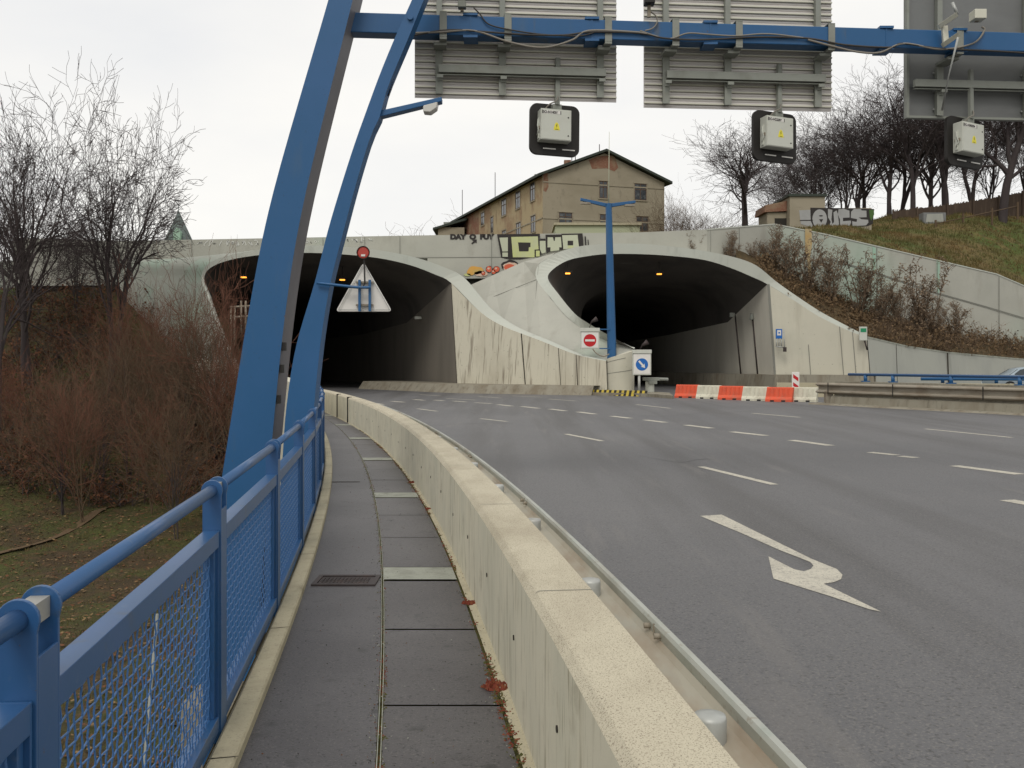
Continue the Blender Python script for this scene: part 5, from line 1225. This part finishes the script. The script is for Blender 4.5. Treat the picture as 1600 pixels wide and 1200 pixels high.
# ------------------------------------------------------------------ trees and shrubs
def branch_tree(seed, H, spread, levels=5, fork=.25, stems=1, lean=.0, r0=None, up=.35, dens=1.0, kids=(5,5,4,4,3)):
    rg = random.Random(seed); T_ = MB(); Cn = MB()
    def grow(p, d, L_, r, lv):
        nseg = {0:7, 1:6, 2:4, 3:3, 4:2, 5:2}.get(lv, 2); pts = [p]; rs = [r]; dirs = []
        wob = (.09, .24, .36, .44, .5, .5)[lv]
        for i in range(nseg):
            d = (d+Vector((rg.uniform(-wob,wob), rg.uniform(-wob,wob), rg.uniform(-wob,wob)*.6+up*(.10 if lv else .05)))).normalized()
            p = p+d*L_/nseg; pts.append(p); dirs.append(d); rs.append(r*(1-.62*(i+1)/nseg) if lv else r*(1-.42*(i+1)/nseg))
        (T_ if lv <= 1 else Cn).tube(pts, [max(x, .0072) for x in rs], (8,6,4,3,3,3)[lv], caps=False, smooth=lv < 3)
        if lv >= levels: return
        n = kids[lv] if lv < len(kids) else 3; n = max(2, int(round(n*dens*rg.uniform(.8,1.2)))) if lv else n
        for k in range(n):
            t = (fork+(1-fork)*(k+rg.random()*.8)/n) if lv == 0 else (.22+.78*(k+rg.random())/n)
            if k == n-1: t = 1.0
            t = min(t, 1.0); i = min(int(t*nseg), nseg-1); f = t*nseg-i; q = pts[i].lerp(pts[i+1], f); dd_ = dirs[i]
            ang = R(rg.uniform(18, 50) if lv else rg.uniform(18, 42))*spread; az = rg.uniform(0, 6.283)
            if k == n-1: ang *= .45
            ax = dd_.orthogonal().normalized(); ax.rotate(Matrix.Rotation(az, 3, dd_)); nd = dd_.copy(); nd.rotate(Matrix.Rotation(ang, 3, ax))
            rr_ = lerp(rs[i], rs[i+1], f)*rg.uniform(.52, .80)
            Lc = L_*(rg.uniform(.42, .72) if lv >= 2 else rg.uniform(.55, .85))*(1.0 if lv else (.70+.5*(1-t)))
            grow(q, nd, Lc, rr_, lv+1)
    R0 = r0 or H*.02
    for s in range(stems):
        a = rg.uniform(0, 6.28); l = lean+(.06+.12*rg.random() if stems > 1 else 0)
        grow(Vector((rg.uniform(-.15,.15)*(stems > 1), rg.uniform(-.15,.15)*(stems > 1), -.4)), Vector((l*math.cos(a), l*math.sin(a), 1)).normalized(), H*.55*(rg.uniform(.85,1) if stems > 1 else 1), R0*(1 if stems == 1 else .75), 0)
    zt = float(np.percentile([v[2] for v in Cn.v], 99.3)); k = H/zt
    for mb in (T_, Cn): mb.v = [(x*k, y*k, z*k) for x, y, z in mb.v]
    return T_, Cn
TP = {}
def tproto(key, mats=('bark','twig'), **kw):
    a, b = branch_tree(**kw); TP[key] = (a, b, M[mats[0]], M[mats[1]], [None, None])
def plant(key, name, label, cat, group, loc, scale=1.0, rot=0.0, sxy=1.0):
    a, b, ma, mb_, objs = TP[key]
    t = thing(name, label, cat, group, loc=loc); t.rotation_euler = (0,0,rot); t.scale = (scale*sxy, scale*sxy, scale)
    if objs[0] is None:
        objs[0] = a.build('trunk', ma, t); objs[1] = b.build('crown', mb_, t)
    else:
        for o in objs: c = o.copy(); COL.objects.link(c); c.parent = t
    return t
tproto('A', seed=11, H=10, spread=.92, levels=5, fork=.40, up=.35, stems=2, r0=.21, kids=(6,4,5,4,3))
tproto('B', seed=19, H=10, spread=1.05, levels=5, fork=.48, up=.22, stems=2, r0=.20, kids=(6,5,5,4,3))
tproto('C', seed=23, H=10, spread=1.15, levels=5, fork=.40, up=.16, r0=.22, kids=(7,5,5,4,3))
tproto('D', seed=31, H=10, spread=.9, levels=5, fork=.35, up=.35, r0=.16, kids=(8,5,4,4,3))
tproto('E', seed=42, H=10, spread=.95, levels=5, fork=.12, up=.3, stems=3, r0=.10, kids=(6,4,4,4,3))
tproto('S', mats=('twig_brn','twig_red'), seed=5, H=10, spread=.9, levels=4, fork=.12, up=.5, stems=2, r0=.085, kids=(9,5,4,3))
tproto('S2', mats=('bark','twig_brn'), seed=15, H=10, spread=1.0, levels=4, fork=.15, up=.4, stems=3, r0=.08, kids=(8,5,4,3))
def ground(x, y): return hz(x, y)+float(ripple(x, y))
LT = [('A',42,56.5,122,.3,'giant multi-limbed bare tree at the far left, taller than its neighbours'),
      ('B',172,56.8,158,.6,'rounded twin-trunk bare tree in front of the left end of the parapet'),
      ('D',-5,50,190,2.0,'dark bare tree cut by the left edge of the picture'),
            ('E',118,63,330,3.2,'thin many-stemmed bare tree between the giant and the twin-trunk tree'),
      ('D',-40,64.5,235,5.1,'slender bare tree behind the giant far-left tree')]
for key, px, d, pyt, rot, lb in LT:
    x = (px-800)/F*d; z = ground(x, min(d, 66)); top = CH+(HZ-pyt)/F*d
    plant(key, 'bare_tree', lb, 'tree', 'bare trees on the left slope', (x, d, z), (top-z)/10, rot, .68 if key == 'B' else .8)
SP_ = [('S',322,50,398,.2,'tall thin reddish sapling against the left mouth rim'), ('S2',288,51,470,1.3,'forked brown sapling just left of the tall reddish one'),
       ('S2',98,44,560,2.2,'multi-stemmed sapling rising from the grassy slope by the path'), ('S',131,43,565,4,'sapling right beside the path multi-stemmed one'),
       ('S',236,44,590,5.2,'leaning reddish sapling in the middle of the left thicket'), ('S2',276,40,600,.9,'broken leaning sapling just beyond the railing top'),
       ('S2',200,49,500,3.6,'dark twiggy sapling below the twin-trunk tree'), ('S',30,47,540,2.9,'reddish sapling low at the left edge'),
       ('S',352,47,520,1.1,'reddish sapling partly hidden by the leaning blue leg'), ('S2',160,47.5,560,.2,'brown sapling standing mid thicket above the path'),
       ('S',250,53,430,2.4,'high reddish sapling below the greenish concrete flank'),
       ('S2',300,52,478,4.4,'twiggy brown sapling crossing the greenish concrete flank'), ('S',215,54,455,3.0,'reddish sapling on the crest of the bank under the overpass'), ('S2',338,50,470,2.0,'brown sapling whose twigs cross the edge of the left mouth')]
for key, px, d, pyt, rot, lb in SP_:
    x = (px-800)/F*d; z = ground(x, d); top = CH+(HZ-pyt)/F*d
    plant(key, 'sapling', lb, 'sapling', 'saplings in the left valley', (x, d, z), max(.2, (top-z)/10), rot, .7)
RTS = [('C',1166,86,190,.4,'isolated rounded bare tree between building and outbuilding',1.15),
       ('E',1262,100,205,1.0,'fan-shaped many-stemmed bare tree behind the outbuilding',1.2), ('E',1318,98,170,2.4,'many-stemmed bare tree above the silver graffiti',1.0),
       ('D',1352,104,150,4.0,'tall narrow bare tree right of the silver graffiti',1.1), ('A',1389,97,120,.9,'twin-limbed bare tree left of the big trunk',1.0),
       ('D',1428,95,85,3.3,'big straight-trunk bare tree rising behind the smooth grey sign',1.1), ('A',1478,97,70,5.0,'bare tree whose trunk stands below the right lane signal',1.0),
       ('C',1566,93,60,1.9,'thick-trunk bare tree at the right by the board fence',.95), ('B',1520,108,120,2.7,'thinner bare tree behind the board fence',1.0),
       ('E',1610,104,150,4.4,'bare tree at the extreme right edge of the hilltop',1.0), ('E',1225,118,235,5.5,'distant low bare tree behind the tiled lean-to',1.0),
       ('A',1455,118,150,.3,'faint bare tree deep behind the big straight trunk',1.1),
       ('E',1290,108,195,3.9,'many-stemmed bare tree between the outbuilding roof and the silver lettering',1.0), ('B',1405,104,135,1.2,'bare tree close behind the big straight trunk on its left side',1.0),
       ('E',1545,99,150,.7,'many-stemmed bare tree left of the thick trunk by the board fence',1.0), ('D',1340,112,160,5.9,'distant bare tree just behind the silver lettering',1.1)]
for key, px, d, pyt, rot, lb, sx in RTS:
    x = (px-800)/F*d; z = ground(x, d); top = CH+(HZ-pyt)/F*d
    plant(key, 'bare_tree', lb, 'tree', 'bare trees on the hilltop', (x, d, z), (top-z)/10, rot, sx*1.12)
for key, px, d, pyt, rot, lb, sx in [('S2',1072,84,318,.5,'small twiggy bush just right of the old building',1.6), ('S2',1052,88,300,1.5,'thin upright bush touching the building corner',.8), ('S2',1110,86,335,2.5,'low twiggy bush left of the isolated tree',1.8),
                             ('S2',722,150,345,.5,'tiny bare bush behind the far end of the old building',1.8)]:
    x = (px-800)/F*d; z = 9.0; top = CH+(HZ-pyt)/F*d
    plant(key, 'bare_bush', lb, 'bush', 'bare bushes beside the old building', (x, d, z), (top-z)/10, rot, sx)

# shrubs on the planted bank: upright twigs carrying dry seed heads
def shrub_mesh(seed, H, wdt, n):
    rg = random.Random(seed); st = MB(); lf = MB()
    for s in range(n):
        a = rg.uniform(0, 6.28); l = rg.uniform(.1, .5)*wdt; p = Vector((rg.uniform(-.12,.12), rg.uniform(-.12,.12), -.2)); d = Vector((l*math.cos(a), l*math.sin(a), 1)).normalized(); L_ = H*rg.uniform(.7, 1.05); pts = [p]
        for i in range(6): d = (d+Vector((rg.uniform(-.14,.14), rg.uniform(-.14,.14), .05))).normalized(); p = p+d*L_/6; pts.append(p)
        st.tube(pts, [.035*(1-.8*i/6) for i in range(7)], 4, caps=False)
        for k in range(22):
            t = rg.uniform(.15, 1)*5.99; i = int(t); q = pts[i].lerp(pts[i+1], t-i); b = rg.uniform(0, 6.28); e = Vector((math.cos(b), math.sin(b), rg.uniform(.5, 1.3))).normalized(); ll = H*rg.uniform(.08, .2); tip = q+e*ll
            st.tube([q, q.lerp(tip, .5)+Vector((0,0,.03)), tip], [.014, .011, .008], 3, caps=False)
            for _ in range(5):
                u = rg.uniform(.2, 1); c = q.lerp(tip, u)+Vector((rg.gauss(0,.06), rg.gauss(0,.06), rg.gauss(0,.06))); e2 = Vector((rg.gauss(0,1), rg.gauss(0,1), rg.gauss(0,1))).normalized()*ll*.35
                st.tube([c, c+e2], [.009, .006], 3, caps=False)
                s_ = rg.uniform(.02, .045); v = Vector((rg.gauss(0,1), rg.gauss(0,1), rg.gauss(0,1))).normalized(); w1 = v.orthogonal().normalized()*s_; w3 = v.cross(w1).normalized()*s_; c2 = c+e2
                lf.add([c2-w1, c2-w3, c2+w1, c2+w3], [(0,1,2,3)])
    return st, lf
shp = [shrub_mesh(3, 3, .8, 9)+([None, None],), shrub_mesh(4, 3, .55, 7)+([None, None],), shrub_mesh(6, 3, 1.2, 12)+([None, None],)]
def bankz(x, y):
    best = None
    for r in BANK:
        for p in r:
            q = (p.x-x)**2+(p.y-y)**2
            if best is None or q < best[0]: best = (q, p.z)
    return best[1]
SH = [(1085,66.2,364,408,1,'low rounded shrub on top of the right mouth rim, leftmost of the row'), (1140,66.6,364,408,2,'low rounded shrub second from the left above the mouth rim'),
      (1178,67.0,380,418,2,'small sparse shrub by the mint green wall stain'), (1208,67.8,356,446,2,'tall shrub in front of the ochre streak, forking near its base'), (1232,67.4,372,462,0,'dense shrub just right of the tall forked one'),
      (1262,67.6,364,474,1,'slender shrub under the ochre streak'), (1300,67.5,384,486,0,'shrub midway down the bank with a flat top'), 
      (1344,67.6,398,502,0,'bushy shrub above the small green striped sign'), (1374,67.3,424,516,2,'low broad shrub in the dip of the bank'), (1404,67.2,446,528,0,'squat dark shrub left of the pointed one'),
      (1441,68.3,408,534,1,'pointed tall slender shrub standing alone lower on the bank'), (1466,68.0,470,542,2,'spreading shrub right of the pointed one'), (1492,68.6,470,548,0,'last upright shrub before the bramble mass'),
      (1425,69.8,480,530,2,'low shrub close to the upper wall joint')]
for px, d, y0, y1, k, lb in SH:
    x = (px-800)/F*d; z1 = bankz(x, d) if px > 1150 else P(px, y1, d).z; top = CH+(HZ-y0)/F*d; s = max(.3, (top-z1)/2.75)
    t = thing('shrub', lb, 'shrub', 'shrubs on the planted bank', loc=(x, d, z1)); t.scale = (s, s, s); t.rotation_euler = (0, 0, px*.37)
    st, lf, ob = shp[k]
    if ob[0] is None: ob[0] = st.build('stems', M['shrubstem'], t); ob[1] = kind(lf.build('seed_heads', M['seed'], t), 'stuff')
    else:
        for o in ob: c = o.copy(); COL.objects.link(c); c.parent = t
# uncountable brush
rg = random.Random(77)
def brush(name, label, n, sampler, H, mats_, leaf=0.5, r=.014):
    m = MB()
    for i in range(n):
        x, y, z, hs = sampler(); hh = H*hs*rg.uniform(.5, 1.1); mi = rg.randint(0, len(mats_)-2)
        a = rg.uniform(0, 6.28); l = rg.uniform(0, 1.1); p = Vector((x, y, z-.1)); d = Vector((l*math.cos(a), l*math.sin(a), 1)).normalized(); pts = [p]
        for k in range(3): d = (d+Vector((rg.uniform(-.5,.5), rg.uniform(-.5,.5), rg.uniform(-.35,.2)))).normalized(); p = p+d*hh/3; pts.append(p)
        m.tube(pts, [r*1.4, r*1.1, r*.8, r*.5], 3, mi, caps=False, smooth=False)
        for k in range(7):
            t = rg.uniform(.25, 2.99); j = int(t); q = pts[j].lerp(pts[j+1], t-j); b = rg.uniform(0, 6.28); e = Vector((math.cos(b), math.sin(b), rg.uniform(-.1, 1.0))).normalized()*hh*rg.uniform(.15, .4)
            m.tube([q, q+e], [r*.7, r*.4], 3, mi, caps=False, smooth=False)
            if rg.random() < leaf:
                c = q+e*rg.random(); s_ = rg.uniform(.04, .09); v = Vector((rg.gauss(0,1), rg.gauss(0,1), rg.gauss(0,1))).normalized(); w1 = v.orthogonal().normalized()*s_; w3 = v.cross(w1).normalized()*s_
                m.add([c-w1, c-w3, c+w1, c+w3], [(0,1,2,3)], len(mats_)-1)
    o = m.build(name, mats_); tag(o, label, 'undergrowth'); return kind(o, 'stuff')
def smp_left():
    while True:
        px = rg.uniform(-60, 372); d = rg.uniform(45.5, 66); x = (px-800)/F*d
        if x > xb(d)-.3: continue
        z = ground(x, d); py = HZ-(z-CH)/d*F
        if d < 50 and rg.random() < .35: continue
        if px > 290 and py < 600 and rg.random() < .6: continue
        if px > 150 and rg.random() < .3 and d > 55: continue
        return x, d, z, (.8 if d > 56 else .85 if d > 52 else 1.0)
brush('undergrowth', 'dense reddish brown leafless thicket covering the left slope', 2500, smp_left, 2.1, [M['twig_red'], M['twig_brn'], M['twig'], M['dryleaf']], .7, .016)
def smp_bank():
    r_ = rg.choice(BANK); i = rg.randint(4, len(r_)-2); p = r_[i].lerp(r_[i+1], rg.random()); w_ = 1.0 if p.x > 28 else .7
    return p.x, p.y, p.z, w_
brush('bramble', 'brown bramble and dry weeds between the lower and upper retaining walls', 1900, smp_bank, 1.15, [M['twig_brn'], M['weed'], M['weed']], .7, .013)
def smp_bank2():
    r_ = rg.choice(BANK[:5]); i = rg.randint(int(len(r_)*.62), len(r_)-2); p = r_[i].lerp(r_[i+1], rg.random()); return p.x, p.y, p.z, 1.0
brush('bramble', 'arching bramble mass at the right end of the bank', 520, smp_bank2, 1.6, [M['shrubstem'], M['twig_brn'], M['weed']], .5, .013)
# grass
def tufts(name, label, n, sampler, h, mt):
    m = MB()
    for i in range(n):
        x, y, z = sampler()
        for k in range(4):
            a = rg.uniform(0, 6.28); l = rg.uniform(.2, .9)*h; p = Vector((x+rg.gauss(0,.12), y+rg.gauss(0,.12), z-.04)); hh = h*rg.uniform(.4, 1.1); s = h*.09
            m.add([p+Vector((-s*math.sin(a), s*math.cos(a), 0)), p-Vector((-s*math.sin(a), s*math.cos(a), 0)), p+Vector((l*math.cos(a)*.5, l*math.sin(a)*.5, hh))], [(0,1,2)])
    return kind(tag(m.build(name, mt), label, 'grass'), 'stuff')
def smp_hill():
    x = rg.uniform(20, 60); y = yb(x)+rg.random()**1.3*26+.4; return x, y, ground(x, y) if rg.random() > -1 else 0
pts_ = [(rg.uniform(20, 58), rg.random()**1.2*24+.4) for _ in range(16000)]
X = np.array([p[0] for p in pts_]); Y = np.array([yb(p[0])+p[1] for p in pts_]); Z = HT(X, Y)+ripple(X, Y)*np.minimum(1, (Y-np.array([yb(x) for x in X]))/3)
it = iter(zip(X, Y, Z)); tufts('hill_grass', 'rough yellow green grass on the hill right of the tunnels', 16000, lambda: next(it), .30, M['grass'])
X = np.array([rg.uniform(-34, -7) for _ in range(12000)]); Y = np.array([rg.uniform(14, 50) for _ in range(12000)]); Z = HT(X, Y)+ripple(X, Y)
it = iter(zip(X, Y, Z)); tufts('valley_grass', 'patchy grass on the valley floor below the railing', 12000, lambda: next(it), .14, M['grass'])
# litter and a lamp post seen down through the mesh
t = thing('valley_pole', 'pale thin pole standing in the valley seen through the railing mesh', 'pole'); m = MB(); p = P(212,1190,14.5); q = P(246,960,17.5); m.tube([Vector((p.x, p.y, p.z-1.5)), q], .03, 8); m.build('shaft', M['greypost'], t)
rg = random.Random(1)
for px, py, lb in ((320,738,'largest scrap of white litter beside the leaning blue leg'), (322,752,'lower scrap of white litter beside the leaning blue leg'), (312,748,'small white litter scrap left of the others')):
    p = P(px, py, 41); z = ground(p.x, 41); d_ = (CH-z)*F/(py-HZ); p = P(px, py, d_); m = MB(); m.add([p+Vector((rg.uniform(-.2,.2), rg.uniform(-.2,.2), rg.uniform(.1,.35))) for _ in range(6)], [(0,1,2),(2,3,4),(4,5,0),(1,3,5)]); tag(m.build('litter', M['white']), lb, 'litter', 'white litter on the slope')

# fallen leaves on the valley floor
rg = random.Random(31); m = MB(); nL = 15000
X = np.array([rg.uniform(-32, -6) for _ in range(nL)]); Y = np.array([rg.uniform(13, 50) for _ in range(nL)]); Z = HT(X, Y)+ripple(X, Y)
for x, y, z in zip(X, Y, Z):
    s_ = rg.uniform(.03, .09); a = rg.uniform(0, 6.28); u = Vector((math.cos(a), math.sin(a), rg.uniform(-.3,.3)))*s_; v = Vector((-math.sin(a), math.cos(a), rg.uniform(-.3,.3)))*s_*.7; c = Vector((x, y, z+.03+rg.random()*.04))
    m.add([c-u, c-v, c+u, c+v], [(0,1,2,3)], rg.choice((0,0,1,2)))
kind(tag(m.build('leaf_litter', [M['dryleaf'], M['weed'], M['leafpale']]), 'fallen brown leaves strewn over the valley floor', 'leaf litter'), 'stuff')

# grit, moss crumbs and leaf scraps along the walkway edges and rail foot
rg = random.Random(55); m = MB()
for i in range(2600):
    d = 1.6+rg.random()**1.6*20; k = rg.random()
    if k < .45: x = frac(d, .455+rg.gauss(0, .02)); z = WZ
    elif k < .8: x = frac(d, .93+rg.gauss(0, .022)); z = WZ
    else: x = frac(d, rg.uniform(.02, .92)); z = WZ
    s_ = rg.uniform(.002, .0065); a = rg.uniform(0, 6.28); u = Vector((math.cos(a), math.sin(a), .1))*s_; v = Vector((-math.sin(a), math.cos(a), -.1))*s_*.7; c = Vector((x, d, z+.004))
    m.add([c-u, c-v, c+u, c+v, c+Vector((0,0,s_*.7))], [(0,1,4),(1,2,4),(2,3,4),(3,0,4)], rg.choice((0,0,1,2,3)))
kind(tag(m.build('grit', [M['dark'], M['moss'], M['dryleaf'], M['conc_bar']]), 'dark grit and moss crumbs scattered over the walkway', 'grit'), 'stuff')
